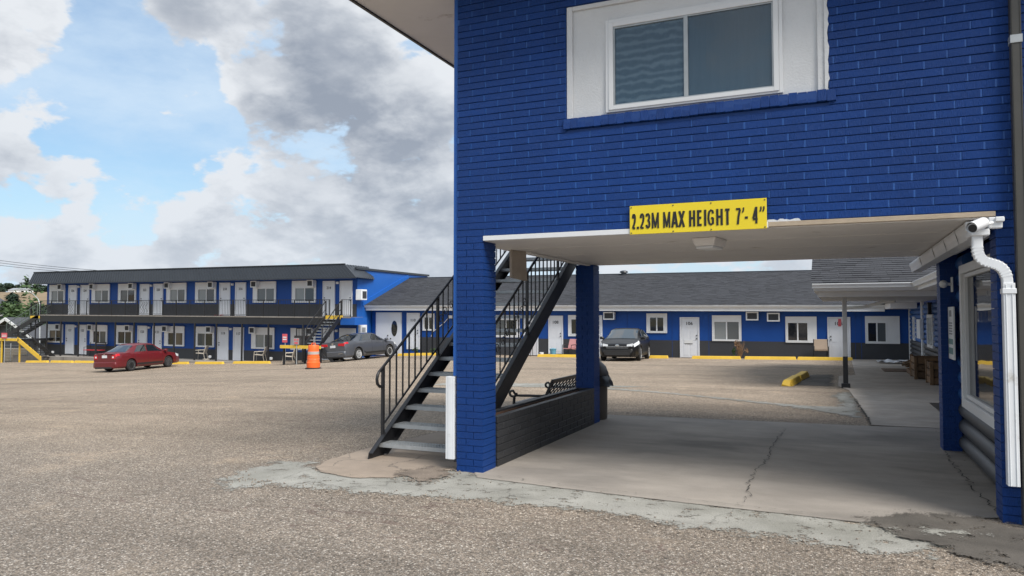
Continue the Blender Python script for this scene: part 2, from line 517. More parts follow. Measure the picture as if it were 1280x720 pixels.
def sheet_mat(name, base, alt, speck=0.25, cutoff=True, edge_scale=7.0, edge_amp=0.5, stain=None, stretch=None, rough=0.85, cracks=0.55, inner=None):
    """concrete / cement sheet; the vertex attribute 'edge' (metres inside the outline) frays its border"""
    m = bpy.data.materials.new(name)
    m.use_nodes = True
    t = NT(m.node_tree)
    b = t.n['Principled BSDF']
    b.inputs['Roughness'].default_value = rough
    b.inputs['Specular IOR Level'].default_value = 0.3
    geo = t.new('ShaderNodeNewGeometry')
    pos = t.vmath('MULTIPLY', geo.outputs['Position'], (1, 1, 0))
    n1 = t.noise(pos, 0.8, 6.0, 0.62)
    p2 = t.vmath('MULTIPLY', pos, stretch) if stretch else pos
    n2 = t.noise(p2, 2.6, 7.0, 0.68)
    n3 = t.noise(pos, 95.0, 3.0, 0.7)
    col = t.mix(t.smooth(n1, 0.36, 0.64), c4(base), c4(alt))
    f = t.math('MULTIPLY_ADD', t.math('SUBTRACT', n2, 0.5), 0.7, 1.0)
    f = t.math('MULTIPLY', f, t.math('MULTIPLY_ADD', t.math('SUBTRACT', n3, 0.5), speck * 2.4, 1.0))
    col = t.vmath('SCALE', col, f)
    if stain:
        scol, ssc, lo, hi, amt = stain
        n4 = t.noise(p2, ssc, 5.0, 0.6, 0.4)
        col = t.mix(t.smooth(n4, lo, hi, 0.0, amt), col, c4(scol))
    # hairline cracks
    v = t.new('ShaderNodeTexVoronoi', feature='DISTANCE_TO_EDGE')
    wob = t.new('ShaderNodeTexNoise')
    t.link(pos, wob.inputs['Vector'])
    wob.inputs['Scale'].default_value = 2.2
    wob.inputs['Detail'].default_value = 6
    t.link(t.vmath('ADD', pos, t.vmath('SCALE', wob.outputs[1], 0.55)), v.inputs['Vector'])
    v.inputs['Scale'].default_value = 0.62
    crk = t.smooth(v.outputs['Distance'], 0.0, 0.008, cracks, 0.0)
    col = t.mix(crk, col, (0.06, 0.055, 0.05, 1))
    t.link(col, b.inputs['Base Color'])
    bp = t.new('ShaderNodeBump')
    bp.inputs['Strength'].default_value = 0.4
    bp.inputs['Distance'].default_value = 0.004
    t.link(n3, bp.inputs['Height'])
    t.link(bp.outputs[0], b.inputs['Normal'])
    if cutoff:
        at = t.new('ShaderNodeAttribute', attribute_name='edge')
        ne = t.noise(pos, edge_scale, 8.0, 0.72)
        ef = at.outputs['Fac'] if inner is None else t.math('MINIMUM', at.outputs['Fac'], inner)
        a = t.math('ADD', ef, t.math('MULTIPLY', t.math('SUBTRACT', ne, 0.55), edge_amp))
        ns = t.noise(pos, 60.0, 3.0, 0.7)
        a = t.math('ADD', a, t.math('MULTIPLY', t.math('SUBTRACT', ns, 0.5), edge_amp * 0.5))
        alpha = t.smooth(a, 0.0, 0.03)
        out = t.n['Material Output']
        tr = t.new('ShaderNodeBsdfTransparent')
        mx = t.new('ShaderNodeMixShader')
        t.link(alpha, mx.inputs[0])
        t.link(tr.outputs[0], mx.inputs[1])
        t.link(b.outputs[0], mx.inputs[2])
        t.link(mx.outputs[0], out.inputs['Surface'])
    return m


M['asphalt'] = asphalt_mat()
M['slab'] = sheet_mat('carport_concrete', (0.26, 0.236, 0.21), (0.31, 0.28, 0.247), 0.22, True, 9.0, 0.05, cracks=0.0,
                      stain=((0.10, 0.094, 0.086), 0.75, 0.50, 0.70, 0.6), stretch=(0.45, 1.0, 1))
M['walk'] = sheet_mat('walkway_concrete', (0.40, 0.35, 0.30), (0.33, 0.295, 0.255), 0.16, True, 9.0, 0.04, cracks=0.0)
M['pad'] = sheet_mat('stair_pad_concrete', (0.30, 0.245, 0.195), (0.25, 0.205, 0.165), 0.25, True, 6.0, 0.10)
M['cement'] = sheet_mat('pale_cement_patch', (0.30, 0.295, 0.27), (0.215, 0.212, 0.188), 0.6, True, 6.0, 1.0, cracks=0.4, inner=0.17)
M['wet'] = sheet_mat('dark_stain_patch', (0.065, 0.059, 0.052), (0.115, 0.104, 0.091), 0.6, True, 4.5, 1.0, cracks=0.0, inner=0.17)
M['sidewalk'] = sheet_mat('sidewalk_concrete', (0.27, 0.25, 0.225), (0.22, 0.20, 0.18), 0.15, False)

# ---------------------------------------------------------------- mesh helpers
SHEAR = [0.0, 0.0]        # slight fall of a building along X: slope, pivot


class MB:
    def __init__(self):
        self.v, self.f = [], []

    def add(self, vs, fs):
        o = len(self.v)
        self.v += [tuple(p) for p in vs]
        self.f += [tuple(i + o for i in q) for q in fs]
        return self

    def box(self, x0, x1, y0, y1, z0, z1):
        if x0 > x1: x0, x1 = x1, x0
        if y0 > y1: y0, y1 = y1, y0
        if z0 > z1: z0, z1 = z1, z0
        return self.add([(x0, y0, z0), (x1, y0, z0), (x1, y1, z0), (x0, y1, z0), (x0, y0, z1), (x1, y0, z1), (x1, y1, z1), (x0, y1, z1)],
                        [(3, 2, 1, 0), (4, 5, 6, 7), (0, 1, 5, 4), (1, 2, 6, 5), (2, 3, 7, 6), (3, 0, 4, 7)])

    def hexa(self, p):
        """8 corners: bottom loop then top loop, counter-clockwise seen from above"""
        return self.add(p, [(3, 2, 1, 0), (4, 5, 6, 7), (0, 1, 5, 4), (1, 2, 6, 5), (2, 3, 7, 6), (3, 0, 4, 7)])

    def beam(self, a, b, w, h, up=(0, 0, 1)):
        """rectangular bar from a to b, w across, h along up"""
        a, b = Vector(a), Vector(b)
        d = (b - a).normalized()
        s = d.cross(Vector(up))
        if s.length < 1e-4:
            s = Vector((1, 0, 0))
        s.normalize()
        u = s.cross(d).normalized()
        s, u = s * (w / 2), u * (h / 2)
        return self.hexa([a - s - u, a + s - u, b + s - u, b - s - u, a - s + u, a + s + u, b + s + u, b - s + u])

    def vbeam(self, a, b, w, z0, z1, side):
        """inclined plate with vertical ends: a,b on its line, heights z0..z1 relative to the line, w thick along side"""
        a, b, s = Vector(a), Vector(b), Vector(side).normalized() * (w / 2)
        lo, hi = Vector((0, 0, z0)), Vector((0, 0, z1))
        return self.hexa([a - s + lo, a + s + lo, b + s + lo, b - s + lo, a - s + hi, a + s + hi, b + s + hi, b - s + hi])

    def cyl(self, a, b, r, n=12, r2=None, caps=True):
        a, b = Vector(a), Vector(b)
        r2 = r if r2 is None else r2
        d = (b - a).normalized()
        s = d.orthogonal().normalized()
        u = d.cross(s)
        vs = []
        for p, rr in ((a, r), (b, r2)):
            for i in range(n):
                t = 2 * math.pi * i / n
                vs.append(p + (s * math.cos(t) + u * math.sin(t)) * rr)
        fs = [(i, (i + 1) % n, n + (i + 1) % n, n + i) for i in range(n)]
        if caps:
            fs += [tuple(range(n - 1, -1, -1)), tuple(range(n, 2 * n))]
        return self.add(vs, fs)

    def tube(self, pts, r, n=6):
        pts = [Vector(p) for p in pts]
        vs, fs = [], []
        s = None
        for i, p in enumerate(pts):
            d = (pts[min(i + 1, len(pts) - 1)] - pts[max(i - 1, 0)]).normalized()
            if s is None:
                s = d.orthogonal().normalized()
            s = (s - d * s.dot(d))
            s = s.normalized() if s.length > 1e-6 else d.orthogonal().normalized()
            u = d.cross(s)
            rr = r[i] if isinstance(r, (list, tuple)) else r
            for k in range(n):
                t = 2 * math.pi * k / n
                vs.append(p + (s * math.cos(t) + u * math.sin(t)) * rr)
        for i in range(len(pts) - 1):
            for k in range(n):
                fs.append((i * n + k, i * n + (k + 1) % n, (i + 1) * n + (k + 1) % n, (i + 1) * n + k))
        fs += [tuple(range(n - 1, -1, -1)), tuple(range((len(pts) - 1) * n, len(pts) * n))]
        return self.add(vs, fs)

    def rectube(self, pts, side, w, h):
        """rectangular pipe swept along pts lying in a plane with normal side"""
        pts = [Vector(p) for p in pts]
        side = Vector(side).normalized()
        vs, fs = [], []
        for i, p in enumerate(pts):
            d = (pts[min(i + 1, len(pts) - 1)] - pts[max(i - 1, 0)]).normalized()
            u = side.cross(d).normalized()
            for a, b in ((-1, -1), (1, -1), (1, 1), (-1, 1)):
                vs.append(p + side * (a * w / 2) + u * (b * h / 2))
        for i in range(len(pts) - 1):
            for k in range(4):
                fs.append((i * 4 + k, i * 4 + (k + 1) % 4, (i + 1) * 4 + (k + 1) % 4, (i + 1) * 4 + k))
        fs += [(3, 2, 1, 0), tuple(range((len(pts) - 1) * 4, len(pts) * 4))]
        return self.add(vs, fs)

    def lathe(self, prof, n=16, c=(0, 0, 0), axis='z'):
        vs, fs = [], []
        for r, h in prof:
            for i in range(n):
                t = 2 * math.pi * i / n
                a, b = r * math.cos(t), r * math.sin(t)
                p = {'z': (a, b, h), 'y': (a, h, b), 'x': (h, a, b)}[axis]
                vs.append((p[0] + c[0], p[1] + c[1], p[2] + c[2]))
        m = len(prof)
        for j in range(m - 1):
            for i in range(n):
                fs.append((j * n + i, j * n + (i + 1) % n, (j + 1) * n + (i + 1) % n, (j + 1) * n + i))
        fs += [tuple(range(n - 1, -1, -1)), tuple(range((m - 1) * n, m * n))]
        return self.add(vs, fs)

    def prism(self, pts, axis, a, b):
        """polygon pts (2-D) extruded along axis from a to b"""
        def p3(p, h):
            return {'x': (h, p[0], p[1]), 'y': (p[0], h, p[1]), 'z': (p[0], p[1], h)}[axis]
        n = len(pts)
        vs = [p3(p, a) for p in pts] + [p3(p, b) for p in pts]
        fs = [tuple(range(n - 1, -1, -1)), tuple(range(n, 2 * n))] + [(i, (i + 1) % n, n + (i + 1) % n, n + i) for i in range(n)]
        return self.add(vs, fs)

    def mesh(self, name, smooth=None, bevel=0.0, off=(0, 0, 0)):
        k, px = SHEAR
        vs = [(p[0] - off[0], p[1] - off[1], p[2] - off[2] + k * (p[0] - px)) for p in self.v]
        me = bpy.data.meshes.new(name)
        me.from_pydata(vs, [], self.f)
        bm = bmesh.new()
        bm.from_mesh(me)
        if bevel:
            es = [e for e in bm.edges if len(e.link_faces) == 2 and e.calc_face_angle(0) > 0.5]
            bmesh.ops.bevel(bm, geom=es, offset=bevel, segments=1, affect='EDGES', clamp_overlap=True)
        bmesh.ops.recalc_face_normals(bm, faces=bm.faces)
        bm.to_mesh(me)
        bm.free()
        if smooth:
            me.polygons.foreach_set('use_smooth', [True] * len(me.polygons))
            me.set_sharp_from_angle(angle=R(smooth))
        return me

    def build(self, name, mat, parent=None, smooth=None, bevel=0.0, kind=None, label=None):
        off = origin_of(parent) if parent else (0, 0, 0)
        me = self.mesh(name, smooth, bevel, off)
        return link(name, me, mat, parent, kind, label)


def origin_of(o):
    v = Vector((0, 0, 0))
    while o is not None:
        v += o.location
        o = o.parent
    return v


def link(name, me, mat, parent=None, kind=None, label=None):
    o = bpy.data.objects.new(name, me)
    if mat and not me.materials:
        me.materials.append(mat)
    COL.objects.link(o)
    if parent:
        o.parent = parent
    if kind:
        o['kind'] = kind
    if label:
        o['label'] = label
    return o


def thing(name, label, cat, loc=(0, 0, 0), group=None):
    o = bpy.data.objects.new(name, None)
    o.empty_display_size = 0.2
    COL.objects.link(o)
    o.location = loc
    tag(o, label, cat, group)
    return o


def tag(o, label, cat, group=None):
    o['label'] = label
    o['category'] = cat
    if group:
        o['group'] = group
    return o


def dup(root, loc, rz=None, label=None, group=None):
    r = root.copy()
    COL.objects.link(r)
    r.location = loc
    if rz is not None:
        r.rotation_euler = (0, 0, rz)
    if label:
        r['label'] = label
    if group:
        r['group'] = group
    for ch in list(root.children):
        c = ch.copy()
        COL.objects.link(c)
        c.parent = r
        for g_ in ch.children:
            d = g_.copy()
            COL.objects.link(d)
            d.parent = c
    return r


_txt = {}


def text_mesh(body, bold=0.0):
    if (body, bold) in _txt:
        return _txt[(body, bold)]
    cu = bpy.data.curves.new('lettering', 'FONT')
    cu.body = body
    cu.size = 1.0
    cu.extrude = 0.01
    cu.offset = bold
    cu.resolution_u = 3
    ob = bpy.data.objects.new('lettering', cu)
    COL.objects.link(ob)
    dg = bpy.context.evaluated_depsgraph_get()
    me = bpy.data.meshes.new_from_object(ob.evaluated_get(dg))
    bpy.data.objects.remove(ob)
    n = len(me.vertices)
    co = np.zeros(n * 3)
    me.vertices.foreach_get('co', co)
    fs = [tuple(p.vertices) for p in me.polygons]
    _txt[(body, bold)] = (co.reshape(-1, 3), fs)
    return _txt[(body, bold)]


def put_text(mb, body, x0, x1, y, z0, z1, bold=0.0, depth=0.004):
    """lettering in an XZ plane facing -Y, fitted to the given box"""
    co, fs = text_mesh(body, bold)
    a, b = co.min(0), co.max(0)
    vs = []
    for p in co:
        vs.append((x0 + (p[0] - a[0]) / (b[0] - a[0]) * (x1 - x0), y - (p[2] - a[2]) / max(b[2] - a[2], 1e-6) * depth, z0 + (p[1] - a[1]) / (b[1] - a[1]) * (z1 - z0)))
    mb.add(vs, fs)


# ---------------------------------------------------------------- ground
GP = np.array([
    (0, 0, 0), (-3.2, 6.6, 0), (1.2, 6.6, 0), (1, 10, 0), (-3.5, 11, 0), (-5, 3, 0), (-5, 6.4, 0), (4, 5, 0), (-5.5, 12, -.04), (0.3, 14, -.03), (0.3, 18, -.1), (-1, 20, -.13),
    (0.5, 31, -.3), (3, 37, -.38), (-6.5, 37, -.49), (-8.4, 34, -.46), (-14, 37, -.57), (-23, 37, -.68), (-23.6, 33.0, -.77), (-19.3, 24, -.55), (-34.6, 28, -1.37),
    (-33.4, 30.2, -1.26), (-35, 32.5, -1.29), (-48, 32, -1.52), (-26.5, 33, -1.03), (-10, 12, -.15), (-20, 12, -.5), (-35, 15, -1.2), (-50, 20, -1.75), (-10, -5, -.05),
    (5, -10, 0), (-25, 0, -.6), (10, 15, 0), (10, 37, -.3), (-60, 35, -1.9), (-55, 0, -1.8), (-30, -20, -.6), (15, -20, 0), (-55, 45, -1.9), (10, 48, -.4), (-25, 48, -.9)], float)


def _u(r):
    return np.where(r > 1e-9, r * r * np.log(np.maximum(r, 1e-9)), 0.0)


def _fit():
    n = len(GP)
    d = np.hypot(GP[:, None, 0] - GP[None, :, 0], GP[:, None, 1] - GP[None, :, 1])
    K = _u(d) + np.eye(n) * 4.0
    Pm = np.c_[np.ones(n), GP[:, :2]]
    A = np.zeros((n + 3, n + 3))
    A[:n, :n], A[:n, n:], A[n:, :n] = K, Pm, Pm.T
    return np.linalg.solve(A, np.r_[GP[:, 2], 0, 0, 0])


_c = _fit()


def garr(x, y):
    x, y = np.asarray(x, float), np.asarray(y, float)
    cx, cy = np.clip(x, -60, 15), np.clip(y, -20, 48)
    r = np.hypot(cx[..., None] - GP[:, 0], cy[..., None] - GP[:, 1])
    z = _u(r) @ _c[:len(GP)] + _c[-3] + _c[-2] * cx + _c[-1] * cy
    out = np.hypot(x - cx, y - cy)
    z = z - 2.2 * (1 - np.exp(-out / 14.0))
    # the carport floor is a true plane
    return z


def g(x, y):
    return float(garr(x, y))


def axis_steps(lo, hi, fine_lo, fine_hi, step):
    a = list(np.arange(fine_lo, fine_hi + 1e-6, step))
    s, v = step, fine_hi
    while v < hi:
        s *= 1.35
        v += s
        a.append(v)
    s, v = step, fine_lo
    while v > lo:
        s *= 1.35
        v -= s
        a.insert(0, v)
    return np.array(a)


def grid_mesh(name, xs, ys, zf):
    X, Y = np.meshgrid(xs, ys)
    Z = zf(X, Y)
    nx, ny = len(xs), len(ys)
    vs = np.stack([X, Y, Z], -1).reshape(-1, 3)
    fs = [(j * nx + i, j * nx + i + 1, (j + 1) * nx + i + 1, (j + 1) * nx + i) for j in range(ny - 1) for i in range(nx - 1)]
    me = bpy.data.meshes.new(name)
    me.from_pydata(vs.tolist(), [], fs)
    me.polygons.foreach_set('use_smooth', [True] * len(me.polygons))
    return me


link('ground', grid_mesh('ground', axis_steps(-1500, 1500, -60, 14, 1.0), axis_steps(-1500, 1500, -12, 48, 1.0), garr), M['asphalt'], kind='structure')


def sheet(name, poly, mat, lift, step=0.06, thick=0.0, grow=0.12):
    """flat patch following the ground; vertices carry 'edge' = distance inside the outline"""
    P = np.array(poly, float)
    lo, hi = P.min(0) - grow, P.max(0) + grow
    xs, ys = np.arange(lo[0], hi[0] + step, step), np.arange(lo[1], hi[1] + step, step)
    X, Y = np.meshgrid(xs, ys)
    ins = np.zeros(X.shape, bool)
    dist = np.full(X.shape, 1e9)
    n = len(P)
    for i in range(n):
        a, b = P[i], P[(i + 1) % n]
        cond = (a[1] > Y) != (b[1] > Y)
        with np.errstate(divide='ignore', invalid='ignore'):
            xi = (b[0] - a[0]) * (Y - a[1]) / (b[1] - a[1] + 1e-12) + a[0]
        ins ^= cond & (X < xi)
        ab = b - a
        t = np.clip(((X - a[0]) * ab[0] + (Y - a[1]) * ab[1]) / (ab @ ab + 1e-12), 0, 1)
        dist = np.minimum(dist, np.hypot(X - a[0] - t * ab[0], Y - a[1] - t * ab[1]))
    sd = np.where(ins, dist, -dist)
    keep = sd > -grow
    nx, ny = len(xs), len(ys)
    idx = -np.ones(X.size, int)
    cell = keep[:-1, :-1] & keep[1:, :-1] & keep[:-1, 1:] & keep[1:, 1:]
    used = np.zeros(X.shape, bool)
    used[:-1, :-1] |= cell
    used[1:, :-1] |= cell
    used[:-1, 1:] |= cell
    used[1:, 1:] |= cell
    u = used.ravel()
    idx[u] = np.arange(u.sum())
    Z = garr(X, Y) + lift
    vs = np.stack([X, Y, Z], -1).reshape(-1, 3)[u]
    jj, ii = np.nonzero(cell)
    b0 = jj * nx + ii
    fs = np.stack([idx[b0], idx[b0 + 1], idx[b0 + nx + 1], idx[b0 + nx]], -1)
    me = bpy.data.meshes.new(name)
    me.from_pydata(vs.tolist(), [], fs.tolist())
    me.polygons.foreach_set('use_smooth', [True] * len(me.polygons))
    at = me.attributes.new('edge', 'FLOAT', 'POINT')
    at.data.foreach_set('value', sd.ravel()[u].astype(np.float32))
    return link(name, me, mat, kind='structure')


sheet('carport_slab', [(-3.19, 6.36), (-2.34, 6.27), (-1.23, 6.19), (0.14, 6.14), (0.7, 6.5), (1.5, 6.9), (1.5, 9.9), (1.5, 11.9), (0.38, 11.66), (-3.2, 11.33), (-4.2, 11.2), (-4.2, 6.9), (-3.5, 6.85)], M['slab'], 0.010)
sheet('walkway', [(0.40, 11.7), (0.40, 12.36), (0.28, 16.0), (0.20, 18.1), (-0.02, 19.3), (0.0, 23.4), (0.45, 24.0), (0.54, 37.3), (3.2, 37.3), (3.2, 10.1), (1.5, 10.1), (1.5, 11.8)], M['walk'], 0.014, 0.12)
sheet('stair_pad', [(-4.93, 6.14), (-5.06, 6.5), (-5.1, 7.2), (-5.0, 8.2), (-4.9, 9.5), (-4.9, 12.2), (-4.1, 12.2), (-4.1, 8.0), (-3.55, 7.4), (-3.5, 6.62), (-3.75, 6.3), (-3.9, 6.02), (-4.24, 5.86), (-4.73, 5.96)], M['pad'], 0.012)
sheet('cement_apron', [(-5.05, 4.95), (-4.79, 5.28), (-4.24, 5.38), (-3.67, 5.41), (-3.02, 5.52), (-2.45, 5.57), (-1.85, 5.62), (-1.45, 5.57), (-1.07, 5.46), (-0.52, 5.49), (-0.15, 5.44), (0.04, 5.39), (0.28, 5.37), (0.50, 5.44), (0.62, 5.61), (0.75, 6.1), (0.14, 6.24), (-1.23, 6.31), (-2.34, 6.40), (-3.19, 6.54), (-3.52, 6.75), (-4.05, 6.25), (-4.6, 6.10), (-5.01, 6.24), (-5.15, 6.5), (-5.5, 6.3), (-5.55, 5.72), (-5.4, 5.3)], M['cement'], 0.005)
sheet('gravel_patch', [(-4.05, 6.25), (-3.9, 6.62), (-3.6, 6.7), (-3.42, 6.3), (-3.48, 5.9), (-3.8, 6.0)], M['wet'], 0.017, grow=0.08).data.materials[0] = sheet_mat('loose_gravel', (0.22, 0.18, 0.145), (0.14, 0.115, 0.095), 0.9, True, 7.0, 0.8, cracks=0.0, inner=0.14)
sheet('dark_stain', [(0.10, 6.25), (0.40, 6.62), (0.80, 6.72), (1.12, 6.58), (1.6, 6.2), (1.6, 5.3), (0.95, 5.35), (0.62, 5.6), (0.3, 5.9)], M['wet'], 0.018)
sheet('cement_smear', [(0.30, 6.02), (0.72, 5.98), (1.0, 6.2), (0.62, 6.16)], M['cement'], 0.022, grow=0.1)
sheet('cement_repair', [(-5.6, 16.6), (-4.84, 16.13), (-3.38, 15.54), (-2.12, 14.7), (-1.19, 14.1), (-0.36, 13.3), (0.36, 12.4), (0.36, 14.0), (0.26, 17.7), (-0.05, 17.4), (-0.14, 16.3), (0.02, 14.9), (-0.05, 14.2), (-0.62, 14.15), (-2.0, 15.0), (-3.52, 15.95), (-5.2, 16.9)], M['cement'], 0.007, 0.09)
sheet('cement_streak', [(-9.5, 16.2), (-6.0, 16.2), (-3.8, 17.3), (-6.5, 17.6), (-9.5, 17.0)], M['cement'], 0.006, 0.12)
sheet('dark_asphalt_patch', [(-1.0, 19.2), (-0.1, 19.2), (-0.1, 24.2), (-0.9, 23.8)], M['wet'], 0.006, 0.1)


def crack(pts, w, lift, name='pavement_crack'):
    rnd = random.Random(int(pts[0][0] * 1000))
    fine = []
    for (a, b) in zip(pts[:-1], pts[1:]):
        n = max(3, int(math.dist(a, b) / 0.055))
        for i in range(n):
            t = i / n
            fine.append((a[0] + (b[0] - a[0]) * t + rnd.uniform(-.03, .03), a[1] + (b[1] - a[1]) * t + rnd.uniform(-.012, .012)))
    mb = MB()
    vs, fs = [], []
    for i, (x, y) in enumerate(fine):
        ww = w * rnd.uniform(0.25, 1.0) * math.sin(math.pi * min(1, (i + 1) / (len(fine) * .15), (len(fine) - i) / (len(fine) * .15)) / 2)
        z = g(x, y) + lift
        vs += [(x - ww, y, z), (x + ww, y, z)]
    for i in range(len(fine) - 1):
        fs.append((2 * i, 2 * i + 1, 2 * i + 3, 2 * i + 2))
    mb.add(vs, fs)
    return mb.build(name, M['crackfill'], kind='structure')


M['crackfill'] = pm('crack_dirt', (0.03, 0.027, 0.024), 0.95)
crack([(-0.78, 6.2), (-0.71, 6.57), (-0.76, 7.12), (-0.76, 7.77), (-0.71, 8.37), (-0.72, 9.25), (-0.70, 10.22), (-0.68, 10.98)], 0.0055, 0.022)
crack([(1.13, 6.75), (1.10, 7.6), (1.09, 8.5), (1.08, 9.8)], 0.007, 0.022)
crack([(0.40, 11.72), (0.40, 12.8), (0.34, 14.2), (0.29, 16.0)], 0.02, 0.024)
crack([(-3.3, 6.5), (-2.3, 6.38), (-1.2, 6.29), (0.1, 6.22)], 0.010, 0.022)
crack([(-3.15, 6.5), (-3.45, 6.15), (-3.9, 5.95), (-4.6, 5.95), (-5.0, 6.1)], 0.008, 0.024)
for yy in (15.5, 19.0, 22.5, 26.5, 31.0):
    crack([(0.45, yy), (1.2, yy + .01), (2.9, yy)], 0.012, 0.022)

# loose grit along the broken cement edge and scattered over the lot near the street
def grit(name, spots, mat, seed):
    rnd = random.Random(seed)
    mb = MB()
    for (x, y, r) in spots:
        z = g(x, y) + .012
        q = [(x + r * rnd.uniform(.7, 1.2), y, z), (x, y + r * rnd.uniform(.7, 1.2), z), (x - r * rnd.uniform(.7, 1.2), y, z), (x, y - r * rnd.uniform(.7, 1.2), z), (x, y, z + r * rnd.uniform(.5, .9)), (x, y, z - r)]
        mb.add(q, [(0, 1, 4), (1, 2, 4), (2, 3, 4), (3, 0, 4), (1, 0, 5), (2, 1, 5), (3, 2, 5), (0, 3, 5)])
    return mb.build(name, mat, kind='stuff')


M['grit'] = pm('loose_grit_stone', (0.24, 0.205, 0.17), 0.9, var=0.35, vscale=40)
edge = [(-5.5, 5.55), (-4.79, 5.28), (-4.24, 5.36), (-3.67, 5.39), (-3.02, 5.50), (-2.45, 5.55), (-1.85, 5.60), (-1.07, 5.44), (-0.15, 5.42), (0.28, 5.35), (0.9, 5.3), (1.5, 5.3)]
rg_ = random.Random(77)
spots = []
for a, b in zip(edge[:-1], edge[1:]):
    for _ in range(int(math.dist(a, b) * 95)):
        t_ = rg_.random()
        spots.append((a[0] + (b[0] - a[0]) * t_, a[1] + (b[1] - a[1]) * t_ + rg_.gauss(0, .09), rg_.uniform(.004, .011) * (1.5 if rg_.random() < .08 else 1)))
for _ in range(1500):
    spots.append((rg_.uniform(-8, 2), rg_.uniform(2.6, 12) if rg_.random() < .7 else rg_.uniform(2.6, 5.5), rg_.uniform(.004, .009)))
spots = [q for q in spots if not (q[0] > -3.2 and q[1] > 6.3 and q[0] < 1.1)]
for _ in range(160):
    spots.append((rg_.uniform(-3.95, -3.4), rg_.uniform(5.95, 6.6), rg_.uniform(.004, .012)))
tag(grit('loose_grit', spots, M['grit'], 5), 'loose stone grit scattered along the pale cement edge', 'grit')

# ---------------------------------------------------------------- near brick building with carport
CAMF, CAMY, CAMP = 920.6, R(23.786), R(2.2233)
_f = Vector((-math.sin(CAMY) * math.cos(CAMP), math.cos(CAMY) * math.cos(CAMP), math.sin(CAMP)))
_r = Vector((math.cos(CAMY), math.sin(CAMY), 0))
_u2 = _r.cross(_f)


def seen_area(x0, x1, y0, y1, z0, z1):
    """rough size in the picture, used only to rank which bricks are singled out as objects"""
    s = []
    for x, z in ((x0, z0), (x1, z0), (x1, z1), (x0, z1)):
        q = Vector((x, y0, z - 1.55))
        d = q.dot(_f)
        s.append((640 + CAMF * q.dot(_r) / d, 360 - CAMF * q.dot(_u2) / d))
    cx = min(1280, max(p[0] for p in s)) - max(0, min(p[0] for p in s))
    cy = min(720, max(p[1] for p in s)) - max(0, min(p[1] for p in s))
    return max(0, cx) * max(0, cy)


_bm = {}


def brick_mesh(dx, dy, dz, mat, bev=0.0028):
    k = (round(dx, 3), round(dy, 3), round(dz, 3), mat)
    if k not in _bm:
        me = MB().box(-dx / 2, dx / 2, -dy / 2, dy / 2, -dz / 2, dz / 2).mesh('brick', bevel=bev)
        me.materials.append(M[mat])
        _bm[k] = me
    return _bm[k]


def lay_bricks(bricks, parent, mat, limit, seed=1, jit=0.0022):
    rnd = random.Random(seed)
    org = origin_of(parent)
    bricks = sorted(bricks, key=lambda b: -seen_area(*b))
    rest = MB()
    for i, (x0, x1, y0, y1, z0, z1) in enumerate(bricks):
        jy = rnd.uniform(-jit, jit)
        if i < limit:
            o = bpy.data.objects.new('brick', brick_mesh(x1 - x0, y1 - y0, z1 - z0, mat))
            COL.objects.link(o)
            o.parent = parent
            o.location = Vector(((x0 + x1) / 2, (y0 + y1) / 2 + jy, (z0 + z1) / 2)) - org
            o.rotation_euler = (rnd.uniform(-.006, .006), rnd.uniform(-.003, .003), rnd.uniform(-.004, .004))
        else:
            rest.box(x0, x1, y0 + jy, y1 + jy, z0, z1)
    if rest.f:
        rest.build('brickwork', M[mat], parent, kind='stuff')


FY = 6.576
CH = 0.0677
BJ = 0.0065
nb = thing('brick_motel_building', 'blue painted brick building with a drive-through carport under its upper floor', 'building', (-3.21, 6.58, 0))
bricks = []
rb = random.Random(3)
Z0, Z1 = 2.353, 4.88
OPX0, OPX1, OPZ0, OPZ1 = -2.335, -0.035, 3.325, 4.52
FX0, FX1 = -3.511, 4.5
BL = 0.314
n_c = int((Z1 - Z0) / CH)
strips = MB()


def course(x0, x1, z, odd, depth=0.07, phase=0.0):
    off = (BL * 0.5 if odd else 0.0) + phase
    x = x0 - off
    while x < x1 - 0.01:
        a, b = max(x, x0), min(x + BL, x1)
        if b - a > 0.03:
            bricks.append((a + .0055, b - .0055, FY, FY + depth, z + BJ / 2, z + CH - BJ / 2))
        x += BL
    strips.box(x0 + 0.004, x1 - 0.004, FY + 0.0030, FY + 0.03, z + BJ / 2 + 0.001, z + CH - BJ / 2 - 0.001)


for i in range(n_c):
    z = Z0 + i * CH
    spans = [(FX0, FX1)]
    if z + CH > OPZ0 + 0.02 and z < OPZ1 - 0.02:
        spans = [(FX0, OPX0), (OPX1, FX1)]
    for s in spans:
        course(s[0], s[1], z, i % 2, phase=0.02 * math.sin(i * 1.7) + (0.1 if s[0] > -1 else 0))
# lower right: the wall beside the carport opening
n_l = int(round(Z0 / CH))
CL = Z0 / n_l
for i in range(n_l):
    z = i * CL
    first = 0.20 if i % 2 else 0.10
    bricks.append((1.116, 1.116 + first, FY + 0.02, FY + 0.27, z + BJ / 2, z + CL - BJ / 2))
    x = 1.116 + first
    while x < FX1 - 0.02:
        b = min(x + BL, FX1)
        bricks.append((x + BJ, b, FY + 0.02, FY + 0.09, z + BJ / 2, z + CL - BJ / 2))
        x += BL
    strips.box(1.12 + first - 0.03, FX1, FY + 0.0245, FY + 0.05, z + BJ / 2 + .001, z + CL - BJ / 2 - .001)


def column(x0, x1, y0, y1, h):
    n = int(round(h / CH))
    c = h / n
    for i in range(n):
        z = i * c
        sp = x0 + (x1 - x0) * (0.64 if i % 2 else 0.36)
        bricks.append((x0, sp - BJ / 2, y0, y1, z + BJ / 2, z + c - BJ / 2))
        bricks.append((sp + BJ / 2, x1, y0, y1, z + BJ / 2, z + c - BJ / 2))
    return (x0 + .009, x1 - .009, y0 + .009, y1 - .009, 0, h)


